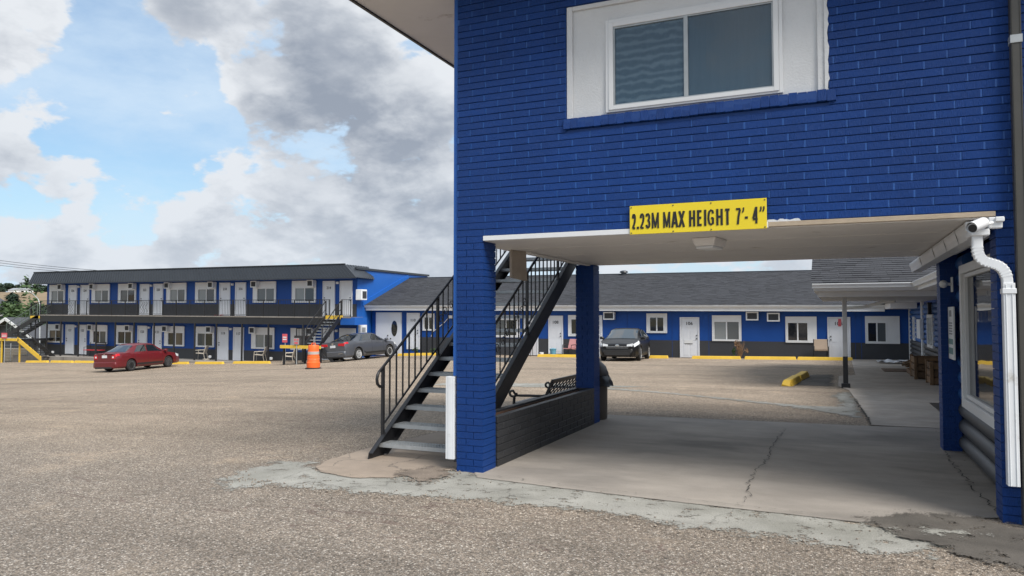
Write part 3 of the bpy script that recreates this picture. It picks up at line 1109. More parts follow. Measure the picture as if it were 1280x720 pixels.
cores = [column(-3.504, -3.211, FY, 6.87, 2.353), column(-3.48, -3.21, 10.2, 10.48, 2.30), column(1.10, 1.29, 9.83, 10.12, 2.30)]
lay_bricks(bricks, nb, 'brick', 300)
core = MB()
for c in cores:
    MB().box(*c).build('column_core', M['bedjoint'], nb)
# backing wall round the window opening
for (a, b, c_, d) in ((FX0 + .006, OPX0, Z0, Z1 + .02), (OPX1, FX1, Z0, Z1 + .02), (OPX0, OPX1, Z0, OPZ0), (OPX0, OPX1, OPZ1, Z1 + .02)):
    core.box(a, b, FY + 0.012, FY + 0.16, c_, d)
core.box(1.125, FX1, FY + 0.034, FY + 0.2, 0, Z0)
core.build('wall', M['bedjoint'], nb)
strips.build('mortar_joint', M['mortar'], nb, kind='stuff')
MB().box(FX0, FX0 + .1, FY + .165, 10.5, 2.32, 4.88).box(FX0 + .1, 4.5, 10.4, 10.5, 2.32, 4.88).box(4.4, 4.5, FY + .205, 10.395, 0, 4.88).build('side_wall', M['blue'], nb)
# soffit, trims
MB().box(-3.44, 1.28, FY + 0.03, 10.44, 2.302, 2.318).build('carport_ceiling', M['soffit'], nb)
mb = MB()
for k in range(3):
    mb.box(-3.2 + .0, 1.27, 7.5 + k * 1.0, 7.506 + k * 1.0, 2.2995, 2.302)
mb.build('ceiling_joint', M['soffit'], nb)
MB().box(-3.209, -0.52, FY - 0.012, FY + 0.04, 2.304, 2.351).build('opening_trim', M['white'], nb, bevel=.002)
MB().box(-0.518, 1.115, FY - 0.006, FY + 0.04, 2.312, 2.351).build('opening_trim', M['beige_wood'], nb, bevel=.002, label='bare wooden trim board along the carport opening')
mb = MB()
rj = random.Random(5)
x = -0.53
pts = [(-0.53, 2.352)]
while x < -0.27:
    pts.append((x, 2.362 + rj.uniform(0, .014)))
    x += rj.uniform(.012, .03)
pts.append((-0.26, 2.352))
mb.prism(pts, 'y', FY - 0.0035, FY + 0.002)
mb.build('paint_overlap', M['white_rough'], nb)
mb = MB()
z = 3.44
pts = [(-0.06, 3.43), (-0.03, 3.43)]
while z < 4.5:
    pts.append((-0.034 + rj.uniform(-.004, .012), z))
    z += rj.uniform(.015, .06)
pts += [(-0.06, 4.5)]
mb.prism(pts, 'y', FY - 0.0035, FY + 0.002)
mb.build('paint_overlap', M['white_rough'], nb)
# upper window
MB().box(OPX0 + .003, OPX1 - .003, FY + 0.04, FY + 0.10, 3.433, OPZ1 - .003).build('window_panel', M['white_rough'], nb)
MB().box(OPX0 + .004, OPX0 + .06, FY + .012, FY + .039, 3.434, OPZ1 - .004).box(OPX1 - .08, OPX1 - .022, FY + .012, FY + .039, 3.434, OPZ1 - .004) \
    .box(OPX0 + .061, OPX1 - .081, FY + .014, FY + .039, OPZ1 - .045, OPZ1 - .004).build('window_trim', M['white_rough'], nb, bevel=.003)
WX0, WX1, WZ0, WZ1 = -1.944, -0.387, 3.452, 4.325
wf = MB()
for (ins, y0, y1, wd) in ((0.0, FY + .008, FY + .039, 0.03), (0.031, FY - .004, FY + .039, 0.042)):
    a, b, c_, d = WX0 + ins, WX1 - ins, WZ0 + ins * .6, WZ1 - ins
    wf.box(a, a + wd, y0, y1, c_, d).box(b - wd, b, y0, y1, c_, d).box(a + wd, b - wd, y0 + .0015, y1, c_, c_ + wd * .9).box(a + wd, b - wd, y0 + .0015, y1, d - wd, d)
wfo = wf.build('window', M['white'], nb, bevel=.002)
gx0, gx1, gz0, gz1 = WX0 + .074, WX1 - .074, WZ0 + .058, WZ1 - .074
mid = -1.20
fr = MB()
fr.box(gx0, gx0 + .014, FY + .008, FY + .038, gz0, gz1).box(mid - .018, mid + .018, FY + .002, FY + .038, gz0, gz1).box(gx1 - .012, gx1, FY + .008, FY + .038, gz0, gz1)
fr.box(gx0 + .014, mid - .018, FY + .008, FY + .038, gz1 - .016, gz1).box(mid + .018, gx1 - .012, FY + .008, FY + .038, gz1 - .012, gz1)
fr.box(gx0 + .014, mid - .018, FY + .008, FY + .038, gz0, gz0 + .01).box(mid + .018, gx1 - .012, FY + .008, FY + .038, gz0, gz0 + .01)
fr.build('sash', M['steel'], wfo)
MB().box(gx0 + .012, mid - .017, FY + .022, FY + .026, gz0 + .008, gz1 - .012).build('pane', M['upper_pane'] if 'upper_pane' in M else M['clear'], wfo)
MB().box(mid + .017, gx1 - .010, FY + .018, FY + .022, gz0 + .008, gz1 - .010).build('pane', M['clear'], wfo)
cu = MB()
vs, fs = [], []
N = 120
for i in range(N + 1):
    x = gx0 + (gx1 - gx0) * i / N
    y = FY + .034 + .0035 * math.sin(i * 0.9) + .002 * math.sin(i * 2.3)
    vs += [(x, y, gz0), (x, y, gz1)]
for i in range(N):
    fs.append((2 * i, 2 * i + 2, 2 * i + 3, 2 * i + 1))
cu.add(vs, fs)
cu.build('curtain', M['curtain'], wfo, smooth=60)
# rowlock sill
x = -2.358
sill = []
rs = random.Random(9)
while x < -0.04:
    sill.append(x)
    x += 0.0745
for x in sill:
    o = bpy.data.objects.new('sill_brick', brick_mesh(0.0705, 0.13, 0.098, 'brick'))
    COL.objects.link(o)
    o.parent = nb
    o.location = Vector((x + .036, FY + .044 + rs.uniform(-.003, .003), 3.376 + rs.uniform(-.003, .003))) - nb.location
    o.rotation_euler = (R(-4), rs.uniform(-.01, .01), rs.uniform(-.01, .01))
MB().box(-2.35, -0.045, FY - .02, FY + .10, 3.336, 3.414).build('sill_mortar', M['bedjoint'], nb)
# roof with overhang
MB().box(-4.63, 5.3, 5.97, 11.3, 4.905, 4.93).build('roof_soffit', M['soffit'], nb)
MB().box(-4.66, -4.632, 5.94, 11.33, 4.885, 5.1).box(-4.63, 5.3, 5.94, 5.968, 4.885, 5.1).box(-4.63, 5.3, 11.302, 11.33, 4.885, 5.1).build('roof_edge', M['black_metal'], nb)
MB().box(-4.64, 5.3, 5.955, 11.32, 5.1, 5.14).build('roof', M['roofmetal'], nb)
# drainpipes
dp = MB().box(1.227, 1.295, 6.495, 6.565, 0.02, 4.88)
dp.box(1.232, 1.238, 6.49, 6.494, 0.02, 4.88).box(1.284, 1.290, 6.49, 6.494, 0.02, 4.88)
dpo = dp.build('drainpipe', M['brown_metal'], nb, bevel=.006, label='dark bronze drainpipe at the edge of the wall')
MB().box(1.222, 1.300, 6.488, 6.57, 3.60, 3.66).build('pipe_bracket', M['steel'], dpo)
MB().box(-3.562, -3.513, 6.60, 6.65, 0.95, 4.88).build('drainpipe', M['blue_side'], nb, bevel=.006, label='drainpipe painted blue along the wall corner')
MB().box(-3.625, -3.532, 6.565, 6.655, 0.12, 0.945).box(-3.598, -3.56, 6.561, 6.564, 0.12, 0.945).build('drainpipe_cover', M['white_metal'], nb, bevel=.006)
# gutter beneath the ceiling on the right, with its crooked downspout
gprof = [(0.965, 2.165), (1.075, 2.165), (1.075, 2.285), (0.935, 2.285), (0.935, 2.262), (0.942, 2.24), (0.952, 2.215)]
gt = MB().prism(gprof, 'y', 6.74, 11.6)
gto = gt.build('gutter', M['white_metal'], nb)
sm = MB()
for yy in (7.25, 8.0, 8.9, 10.2):
    sm.prism([(p[0] - .004 if p[0] < 1 else p[0], p[1] - (.004 if p[1] < 2.2 else 0)) for p in gprof[:1] + gprof[3:]], 'y', yy, yy + .014)
sm.build('gutter_seam', M['steel'], gto, kind='stuff')
MB().box(1.08, 1.27, 6.85, 9.82, 2.262, 2.278).build('eave_soffit', M['white_metal'], nb)
pts = [(0.985, 6.53, 2.17)]
path0 = [(0.985, 2.17), (0.983, 2.10), (0.984, 2.05), (0.995, 2.005), (1.02, 1.972), (1.06, 1.955), (1.10, 1.94), (1.135, 1.915), (1.158, 1.875), (1.168, 1.83), (1.17, 1.77)]
path = []
for i in range(len(path0) - 1):
    for t_ in (0, .25, .5, .75):
        q = [path0[max(i - 1, 0)], path0[i], path0[i + 1], path0[min(i + 2, len(path0) - 1)]]
        path.append(tuple(.5 * (2 * q[1][k] + (q[2][k] - q[0][k]) * t_ + (2 * q[0][k] - 5 * q[1][k] + 4 * q[2][k] - q[3][k]) * t_ ** 2 + (3 * q[1][k] - q[0][k] - 3 * q[2][k] + q[3][k]) * t_ ** 3) for k in (0, 1)))
path.append(path0[-1])
dn = MB().rectube([(x, 6.53, z) for x, z in path], (0, 1, 0), 0.064, 0.070)
dno = dn.build('downspout', M['white_metal'], nb, bevel=.008)
MB().box(0.94, 1.06, 6.48, 6.74, 2.16, 2.21).box(0.93, 1.05, 6.66, 6.739, 2.215, 2.29).build('gutter_outlet', M['white_metal'], nb, bevel=.006)
rg = MB()
for i in range(6, len(path) - 6, 1):
    for t in ((0.0,) if i % 2 == 0 else ()):
        a, b = path[i], path[i + 1]
        x, z = a[0] + (b[0] - a[0]) * t, a[1] + (b[1] - a[1]) * t
        d = Vector((b[0] - a[0], 0, b[1] - a[1])).normalized()
        rg.rectube([Vector((x, 6.53, z)) - d * .005, Vector((x, 6.53, z)) + d * .005], (0, 1, 0), 0.068, 0.074)
rg.build('elbow_rib', M['white_metal'], dno, kind='stuff')
lp = MB().box(1.137, 1.213, 6.49, 6.57, 0.30, 1.80)
lp.box(1.150, 1.158, 6.485, 6.489, 0.30, 1.79).box(1.190, 1.198, 6.485, 6.489, 0.30, 1.79)
lp.build('downspout_pipe', M['white_metal'], nb, bevel=.006)
MB().box(1.130, 1.220, 6.482, 6.572, 1.72, 1.76).build('pipe_collar', M['white_metal'], nb, bevel=.003)
M['board_grey'] = pm('weathered_board', (0.33, 0.28, 0.235), 0.7, var=0.2, vscale=6, bump=0.3, bscale=30)
# broken board hanging at the left edge of the ceiling
MB().hexa([(-3.36, 7.55, 1.99), (-3.33, 7.55, 1.99), (-3.27, 7.86, 1.96), (-3.30, 7.86, 1.96), (-3.36, 7.55, 2.30), (-3.33, 7.55, 2.30), (-3.27, 7.83, 2.30), (-3.30, 7.83, 2.30)]).build('hanging_board', M['board_grey'], nb, bevel=.004, label='loose board hanging from the ceiling edge')
MB().box(-3.30, -3.24, 7.9, 10.15, 2.28, 2.299).build('edge_board', M['soffit'], nb, bevel=.004)

# ---- sign over the opening
sg = thing('height_sign', 'yellow height limit sign on the blue brick above the carport opening', 'sign', (-1.12, 6.56, 2.43))
MB().box(-1.715, -0.53, 6.552, 6.562, 2.296, 2.556).build('plate', M['sign_yellow'], sg, bevel=.002)
lt = MB()
GL = {
    '2': [[(.05, .70), (.12, .86), (.30, .94), (.60, .94), (.84, .86), (.92, .68), (.82, .48), (.52, .30), (.20, .16), (.05, .06)], [(.0, .065), (.97, .065)]],
    '3': [[(.06, .78), (.18, .92), (.48, .94), (.78, .84), (.82, .68), (.66, .55), (.36, .52)], [(.40, .52), (.76, .47), (.88, .29), (.76, .12), (.48, .06), (.20, .08), (.05, .25)]],
    'M': [[(.10, 0), (.10, 1)], [(.90, 0), (.90, 1)], [(.12, .98), (.50, .05)], [(.88, .98), (.50, .05)]],
    'A': [[(.08, 0), (.47, .99)], [(.92, 0), (.53, .99)], [(.24, .27), (.76, .27)]],
    'X': [[(.08, 0), (.92, 1)], [(.08, 1), (.92, 0)]],
    'H': [[(.12, 0), (.12, 1)], [(.88, 0), (.88, 1)], [(.15, .52), (.85, .52)]],
    'E': [[(.13, 0), (.13, 1)], [(.15, .075), (.92, .075)], [(.15, .52), (.84, .52)], [(.15, .925), (.90, .925)]],
    'I': [[(.50, 0), (.50, 1)]],
    'G': [[(.88, .74), (.78, .90), (.52, .95), (.24, .86), (.11, .60), (.11, .38), (.24, .14), (.52, .06), (.76, .12), (.86, .20)], [(.86, .10), (.86, .46)], [(.55, .46), (.94, .46)]],
    'T': [[(.50, 0), (.50, .90)], [(.02, .925), (.98, .925)]],
    '7': [[(.05, .925), (.95, .925)], [(.88, .90), (.56, .45), (.40, 0)]],
    '4': [[(.72, 0), (.72, 1)], [(.68, .96), (.10, .30)], [(.04, .26), (.98, .26)]],
    "'": [[(.50, 1), (.50, .85), (.25, .70)]],
    '-': [[(.1, .38), (.9, .38)]],
    '.': [[(.5, 0), (.5, .16)]],
}


def stroke_glyph(mb, ch, x0, x1, z0, h, y, th, depth=.0035):
    """bold condensed sign letter filling x0..x1"""
    xs_ = [p[0] for pl in GL[ch] for p in pl]
    lo, hi = min(xs_), max(xs_)
    a, b = (x0, x1) if ch == '-' else (x0 + th / 2, x1 - th / 2)
    for lay, pl in enumerate(GL[ch]):
        pts = [Vector((a + (b - a) * ((px_ - lo) / (hi - lo) if hi > lo else .5), 0, z0 + pz_ * h)) for px_, pz_ in pl]
        n = len(pts)
        L_, R__ = [], []
        for i in range(n):
            d = (pts[min(i + 1, n - 1)] - pts[max(i - 1, 0)]).normalized()
            nn = Vector((-d.z, 0, d.x))
            L_.append(pts[i] + nn * th / 2)
            R__.append(pts[i] - nn * th / 2)
        yf = y - depth - lay * .0002
        vs = [(p.x, yf, p.z) for p in L_] + [(p.x, yf, p.z) for p in R__]
        vs += [(p[0], y, p[2]) for p in vs]
        m = 2 * n
        fs = []
        for i in range(n - 1):
            fs.append((i, i + 1, n + i + 1, n + i))
            fs.append((m + i, m + i + 1, i + 1, i))
            fs.append((n + i, n + i + 1, m + n + i + 1, m + n + i))
        fs += [(0, n, m + n, m), (n - 1, m + n - 1, m + 2 * n - 1, 2 * n - 1)]
        mb.add(vs, fs)


for ch, a, b in (('2', 72, 110), ('.', 118, 134), ('2', 142, 186), ('3', 194, 238), ('M', 249, 312), ('M', 349, 411), ('A', 418, 479), ('X', 479, 537), ('H', 571, 623), ('E', 638, 686), ('I', 697, 715),
                 ('G', 725, 783), ('H', 797, 851), ('T', 861, 916), ('7', 950, 1001), ("'", 1004, 1024), ('-', 1029, 1052), ('4', 1084, 1138), ("'", 1143, 1162), ("'", 1165, 1185)):
    stroke_glyph(lt, ch, -1.715 + (a - 52) * .001032, -1.715 + (b - 52) * .001032, 2.343, .142, 6.5515, .0145 if ch in 'M' else (.012 if ch == "'" else (.0175 if ch in '23G47' else .0195)))
lt.build('lettering', M['sign_black'], sg)
sc = MB()
for x in (-1.70, -1.32, -0.99, -0.545):
    for z in (2.541, 2.309):
        sc.cyl((x, 6.552, z), (x, 6.548, z), .006, 8)
sc.build('screw', M['brown_metal'], sg)

# ---- ceiling lamp
lm = thing('ceiling_light', 'small boxy lamp fixed to the carport ceiling behind the yellow sign', 'lamp', (-1.12, 7.3, 2.30))
MB().hexa([(-1.24, 7.16, 2.225), (-1.05, 7.10, 2.225), (-0.99, 7.40, 2.225), (-1.18, 7.46, 2.225), (-1.26, 7.12, 2.299), (-1.03, 7.06, 2.299), (-0.97, 7.44, 2.299), (-1.20, 7.50, 2.299)]).build('housing', M['soffit'], lm, bevel=.006)
MB().hexa([(-1.225, 7.15, 2.20), (-1.065, 7.11, 2.20), (-1.01, 7.38, 2.20), (-1.17, 7.43, 2.20), (-1.235, 7.16, 2.224), (-1.055, 7.11, 2.224), (-1.0, 7.39, 2.224), (-1.175, 7.45, 2.224)]).build('lens', M['white'], lm, bevel=.006)

# ---- security camera
cmr = thing('security_camera', 'white security camera on a bracket over the crooked downspout', 'camera', (1.12, 6.57, 2.27))
MB().box(1.06, 1.15, 6.52, 6.574, 2.215, 2.30).box(1.10, 1.16, 6.50, 6.519, 2.262, 2.30).build('mount', M['white'], cmr, bevel=.006)
MB().tube([(1.08, 6.50, 2.255), (1.05, 6.46, 2.245), (1.0, 6.42, 2.235)], .013, 8).build('arm', M['white'], cmr, smooth=40)
a, b = Vector((1.01, 6.44, 2.243)), Vector((0.925, 6.31, 2.20))
MB().cyl(a, b, .036, 16).build('body', M['white'], cmr, smooth=40)
d = (b - a).normalized()
MB().cyl(b, b + d * .004, .030, 14).build('lens', M['black_plastic'], cmr)
MB().cyl(a - d * .01 + Vector((0, 0, .008)), b + d * .02 + Vector((0, 0, .008)), .041, 16, caps=False).build('sun_shield', M['white'], cmr, smooth=40)

# ---- planter between the carport columns
pl = thing('brick_planter', 'long black painted brick planter between the two carport columns', 'planter', (-3.35, 8.6, 0))
pb = []
PH, PC = 0.515, 7
c = PH / PC
px0, px1, py0, py1 = -3.50, -3.20, 6.895, 10.19
for i in range(PC):
    z = i * c + 0.012
    y = py0 - (0.15 if i % 2 else 0.0)
    while y < py1 - .02:
        a, b = max(y, py0), min(y + .30, py1)
        if b - a > .02:
            for (q0, q1) in ((px1 - .075, px1), (px0, px0 + .075)):
                pb.append((q0, q1, a + .003, b - .003, z + .003, z + c - .004))
        y += .30
    pb.append((px0 + .08, px1 - .08, py0 + .002, py0 + .075, z + .003, z + c - .004))
    pb.append((px0 + .08, px1 - .08, py1 - .075, py1 - .002, z + .003, z + c - .004))
lay_bricks(pb, pl, 'black_brick', 300, 4)
MB().box(px1 - .068, px1 - .007, py0 + .007, py1 - .007, 0, PH).box(px0 + .007, px0 + .068, py0 + .007, py1 - .007, 0, PH) \
    .box(px0 + .07, px1 - .07, py0 + .008, py0 + .068, 0, PH).box(px0 + .07, px1 - .07, py1 - .068, py1 - .008, 0, PH).build('mortar_core', M['black_joint'], pl)
MB().box(px0 + .076, px0 + .095, py0 + .08, py1 - .08, .30, .50).box(px0 + .096, px1 - .08, py0 + .08, py1 - .08, .28, .36).build('liner_board', M['soil'], pl)

# ---- steel stairs outside the carport
st = thing('steel_staircase', 'open black steel staircase with grated treads rising beside the near blue column', 'staircase', (-4.11, 6.75, 0))
SX0, SX1 = -4.655, -3.56
RISE, RUN = 0.1765, 0.2655
Yn, Zn = 6.90, 0.155
SL = RISE / RUN
NT_ = 15
ytop = Yn + RUN * (NT_ - 1)


def zline(y):
    return Zn + SL * (y - Yn)


for (xs, nm) in ((SX0, 'stringer'), (SX1, 'stringer')):
    m_ = MB()
    y0, y1 = 6.72, ytop + .25
    # flat plate plus top and bottom flanges, foot cut level with the ground
    m_.hexa([(xs - .004, 6.705, .0), (xs + .004, 6.705, .0), (xs + .004, 7.02, .0), (xs - .004, 7.02, .0), (xs - .004, 6.72, zline(6.72) + .03), (xs + .004, 6.72, zline(6.72) + .03), (xs + .004, 7.02, zline(7.02) + .03), (xs - .004, 7.02, zline(7.02) + .03)])
    m_.vbeam((xs, 7.02, zline(7.02)), (xs, y1, zline(y1)), .008, -.205, .03, (1, 0, 0))
    s_ = 1 if xs == SX0 else -1
    m_.vbeam((xs + s_ * .025, 6.72, zline(6.72)), (xs + s_ * .025, y1, zline(y1)), .055, .031, .041, (1, 0, 0))
    m_.vbeam((xs + s_ * .025, 7.02, zline(7.02)), (xs + s_ * .025, y1, zline(y1)), .055, -.216, -.206, (1, 0, 0))
    m_.build(nm, M['black_metal'], st)
tm = MB()
tw = SX1 - SX0 - .02
tm.box(-tw / 2, tw / 2, -.004, 0, -.038, .004).box(-tw / 2, tw / 2, .235, .239, -.038, .0)
tm.box(-tw / 2, -tw / 2 + .004, .0, .235, -.038, 0).box(tw / 2 - .004, tw / 2, .0, .235, -.038, 0)
nbars = 30
for i in range(nbars):
    x = -tw / 2 + .02 + (tw - .04) * i / (nbars - 1)
    tm.box(x - .0035, x + .0035, .001, .234, -.024, .002)
for y in (.06, .12, .18):
    tm.box(-tw / 2 + .006, tw / 2 - .006, y, y + .006, -.012, .0035)
tme = tm.mesh('tread')
tme.materials.append(M['steel'])
for i in range(NT_):
    o = bpy.data.objects.new('tread', tme)
    COL.objects.link(o)
    o.parent = st
    o.location = Vector(((SX0 + SX1) / 2, Yn + i * RUN, zline(Yn + i * RUN) - .004)) - st.location
lnd = MB().box(SX0, -3.57, ytop + .26, ytop + 1.5, zline(ytop) - .05, zline(ytop) + .0).build('landing', M['steel'], st)


def rail_side(xs, rail_h, y_first, posts, twisted):
    yend = ytop + .25
    top = [Vector((xs, y, zline(y) + rail_h)) for y in np.linspace(y_first, yend, 14)]
    if xs == SX0:
        a = top[0]
        curl = [a + Vector((0, dy, dz)) for dy, dz in ((.03, -.19), (-.03, -.19), (-.075, -.155), (-.085, -.105), (-.07, -.055), (-.04, -.022))]
    else:
        a = top[0]
        curl = [a + Vector((0, dy, dz)) for dy, dz in ((-.07, -.10), (-.055, -.045), (-.03, -.018))]
    MB().tube(curl + top, .017, 8).build('handrail', M['black_metal'], st, smooth=50)
    MB().beam((xs, y_first + .02, zline(y_first + .02) + .13), (xs, yend, zline(yend) + .13), .012, .022).build('bottom_rail', M['black_metal'], st)
    for y in posts:
        MB().box(xs - .016, xs + .016, y - .016, y + .016, zline(y) + .0, zline(y) + rail_h + .0).build('rail_post', M['black_metal'], st)
    k = 0
    for p, q in zip(posts[:-1], posts[1:]):
        n = max(2, int(round((q - p) / .138)))
        for i in range(1, n):
            y = p + (q - p) * i / n
            z0, z1 = zline(y) + .13, zline(y) + rail_h - .005
            b_ = MB()
            if twisted(y) and i % 2 == 0:
                vs, fs = [], []
                m = 26
                for j in range(m + 1):
                    t = j / m
                    ang = t * math.pi * 7
                    rr = .009
                    for q4 in range(4):
                        an = ang + q4 * math.pi / 2
                        vs.append((xs + rr * math.cos(an), y + rr * math.sin(an), z0 + (z1 - z0) * t))
                for j in range(m):
                    for q4 in range(4):
                        fs.append((j * 4 + q4, j * 4 + (q4 + 1) % 4, j * 4 + 4 + (q4 + 1) % 4, j * 4 + 4 + q4))
                b_.add(vs, fs)
            else:
                b_.box(xs - .0075, xs + .0075, y - .0075, y + .0075, z0, z1)
            b_.build('baluster', M['black_metal'], st)
            k += 1
            if twisted(y) and i % 2 == 1:
                # scroll ornament
                for sgn in (1, -1):
                    pts = []
                    for j in range(18):
                        t = j / 17 * 2.6 * math.pi
                        rr = .066 * (1 - j / 22)
                        pts.append((xs + .002, y + sgn * (.06 - rr * math.cos(t)) * .9, (z0 + z1) / 2 + rr * math.sin(t) + sgn * .05))
                    MB().tube(pts, .0055, 5).build('scroll', M['black_metal'], st, smooth=60)


rail_side(SX0, 0.775, 6.95, [6.985, 8.215, 9.45, 10.80], lambda y: y > 8.25)
rail_side(SX1 - .03, 0.80, 6.95, [6.985, 8.62, 9.75, 10.80], lambda y: 7.2 < y < 8.7)

# ---------------------------------------------------------------- office with log siding to the right
of = thing('log_sided_office', 'blue and grey log sided office along the walkway on the right', 'building', (1.3, 9.0, 0))
LH = 0.186
LX = 1.285
WY0, WY1, WZb, WZt = 6.95, 9.32, 0.575, 2.10


def log(y0, y1, z, x, mat, r=LH / 2):
    n = 8
    pts = []
    for i in range(n + 1):
        t = -math.pi / 2 + math.pi * i / n
        pts.append((x + .055 - .085 * math.cos(t), z + r * 0.985 * math.sin(t)))
    pts += [(x + .12, z + r * .985), (x + .12, z - r * .985)]
    m_ = MB()
    m_.prism(pts[:n + 1] + pts[n + 1:], 'y', y0, y1)
    return m_


for i in range(12):
    z = .02 + LH * (i + .5)
    mat = M['log_grey'] if i < 3 else M['log_blue']
    if z + LH / 2 <= WZb + .03 or z - LH / 2 >= WZt - .02:
        log(6.86, 9.825, z, LX, mat).build('log', mat, of, smooth=50)
    else:
        log(WY1 + .002, 9.825, z, LX, mat).build('log', mat, of, smooth=50)
MB().box(1.37, 1.40, 6.85, 9.83, 0, WZb - .002).build('lower_wall', M['blue'], of)
MB().box(1.37, 1.40, WY1, 9.83, WZb, 2.28).build('side_panel', M['blue'], of)
MB().box(1.37, 1.40, 6.85, WY1 - .002, WZt, 2.28).build('upper_wall', M['blue'], of)
wf = MB()
wx0, wx1 = 1.225, 1.33
wf.box(wx0, wx1, WY1 - .11, WY1, WZb, WZt).box(wx0, wx1, WY0, WY0 + .1, WZb, WZt).box(wx0 + .002, wx1, WY0 + .1, WY1 - .11, WZb, WZb + .10).box(wx0 + .002, wx1, WY0 + .1, WY1 - .11, WZt - .09, WZt)
wf.box(wx0 + .03, wx1, WY1 - .16, WY1 - .112, WZb + .11, WZt - .095).box(wx0 + .03, wx1, WY0 + .11, WY1 - .162, WZb + .105, WZb + .15).box(wx0 + .03, wx1, WY0 + .11, WY1 - .162, WZt - .135, WZt - .095)
wf.box(wx0 + .035, wx1, 7.30, 7.35, WZb + .151, WZt - .136)
wo = wf.build('window', M['white'], of, bevel=.004)
MB().box(1.282, 1.288, WY0 + .05, 7.299, WZb + .15, WZt - .135).build('pane', M['pane'], wo)
MB().box(1.284, 1.290, 7.351, WY1 - .158, WZb + .15, WZt - .135).build('pane', M['pane'], wo)
MB().box(1.345, 1.36, WY0, WY1, WZb, WZt).build('room_shade', M['dark_int'], wo)
# rear part of the office, set back behind the porch
RX = 2.97
for i in range(13):
    z = -.40 + LH * (i + .5)
    mat = M['log_grey'] if z < .50 else M['log_blue']
    log(10.3, 37.1, z, RX, mat).build('log', mat, of, smooth=50)
MB().box(RX + .12, RX + 3.0, 10.14, 37.1, -.45, 2.35).box(1.30, RX + .2, 10.13, 10.28, -.05, 2.3).build('rear_wall', M['blue'], of)
MB().box(RX - .06, RX + .04, 36.95, 37.12, -.42, 1.95).build('corner_trim', M['white'], of)
dr = MB().box(RX - .07, RX + .02, 31.45, 31.75, -.40, 2.1).build('door_trim', M['white'], of)
MB().box(RX - .16, RX - .03, 31.2, 32.4, .72, 1.45).build('wall_box', M['white_metal'], of, bevel=.01)
for (y0, y1, z0, z1, mt) in ((34.6, 35.3, .55, 1.55, 'white'), (28.2, 29.9, .48, 1.62, 'pane_blind')):
    fr = MB().box(RX - .06, RX + .02, y0, y0 + .12, z0, z1).box(RX - .06, RX + .02, y1 - .12, y1, z0, z1).box(RX - .058, RX + .02, y0 + .12, y1 - .12, z0, z0 + .1).box(RX - .058, RX + .02, y0 + .12, y1 - .12, z1 - .1, z1)
    w_ = fr.build('window', M['white'], of)
    MB().box(RX - .04, RX - .035, y0 + .12, y1 - .12, z0 + .1, z1 - .1).build('pane', M['pane_blind'], w_)
ln = MB().box(RX - .16, RX - .04, 28.35, 28.65, 1.62, 1.68).box(RX - .15, RX - .05, 28.40, 28.60, 1.68, 1.98).box(RX - .17, RX - .03, 28.34, 28.66, 1.98, 2.03)
ln.build('lantern', M['black_metal'], of)
# porch: post, ceiling, fascia and gutter, shingled roof
PZ = 2.285
MB().box(-.47, 1.60, 18.06, 30.0, 2.12, 2.14).box(1.601, RX + .1, 10.32, 37.0, 2.12, 2.14).build('porch_ceiling', M['white_rough'], of)
MB().box(-.47, 1.60, 18.02, 18.055, 2.135, PZ - .005).box(-.475, -.44, 18.06, 30, 2.137, PZ - .005).box(1.605, 1.635, 10.32, 18.05, 2.135, PZ - .005).build('porch_fascia', M['white'], of)
MB().box(-.40, 2.9, 18.35, 18.55, 2.0, 2.119).build('porch_beam', M['white_rough'], of)
gp = [(0, 0), (.085, 0), (.085, .10), (-.045, .10), (-.045, .082), (-.03, .06), (-.01, .03)]
MB().prism([(17.935 + a, PZ - .095 + b) for a, b in gp], 'x', -.50, 1.60).prism([(1.52 + a, PZ - .093 + b) for a, b in gp], 'y', 10.3, 17.93).build('porch_gutter', M['white_metal'], of)
post = MB().box(.115, .215, 18.83, 18.93, .62, 2.12)
po = post.build('porch_post', M['porch_white'], of, bevel=.008)
MB().box(.112, .218, 18.827, 18.933, -.06, .62).box(.07, .26, 18.785, 18.975, -.14, .0).build('painted_base', M['black_metal'], po, bevel=.006)
MB().box(1.96, 2.9, 33.0, 36.6, 1.88, 2.115).build('porch_beam', M['white'], of)
MB().tube([(.2, 30.0, 1.86), (.9, 29.8, 1.9), (1.5, 29.6, 2.06), (1.9, 29.4, 2.10)], .06, 6).build('porch_downspout', M['white_metal'], of, smooth=50)


def shingle_field(corner, along, up, width, length, expo, tabw, seed, clip=None, th=.012):
    """courses of shingle tabs: each tab a thin wedge lying on the one below"""
    rnd = random.Random(seed)
    c0, a, u = Vector(corner), Vector(along).normalized(), Vector(up).normalized()
    nrm = a.cross(u).normalized()
    if nrm.z < 0:
        nrm = -nrm
    vs, fs, tone = [], [], []
    rows = int(length / expo)
    for r_ in range(rows):
        x = -rnd.uniform(0, tabw)
        while x < width:
            w = tabw * rnd.choice((.6, .8, 1, 1, 1.3))
            x0, x1 = max(0, x), min(width, x + w)
            x += w
            if x1 - x0 < .02:
                continue
            if clip and not clip((x0 + x1) / 2, r_ * expo):
                continue
            d0, d1 = r_ * expo + rnd.uniform(-.006, .006), (r_ + 1) * expo + .02
            h = th * rnd.choice((1, 1, 1.5))
            p = [c0 + a * x0 + u * d0, c0 + a * (x1 - .004) + u * d0, c0 + a * (x1 - .004) + u * d1, c0 + a * x0 + u * d1]
            o = len(vs)
            vs += [tuple(q) for q in p] + [tuple(p[0] + nrm * h), tuple(p[1] + nrm * h), tuple(p[2] + nrm * .002), tuple(p[3] + nrm * .002)]
            fs += [(o + 4, o + 5, o + 6, o + 7), (o, o + 1, o + 5, o + 4), (o + 1, o + 2, o + 6, o + 5), (o + 3, o, o + 4, o + 7)]
            tone += [rnd.random()] * 8
    return vs, fs, tone


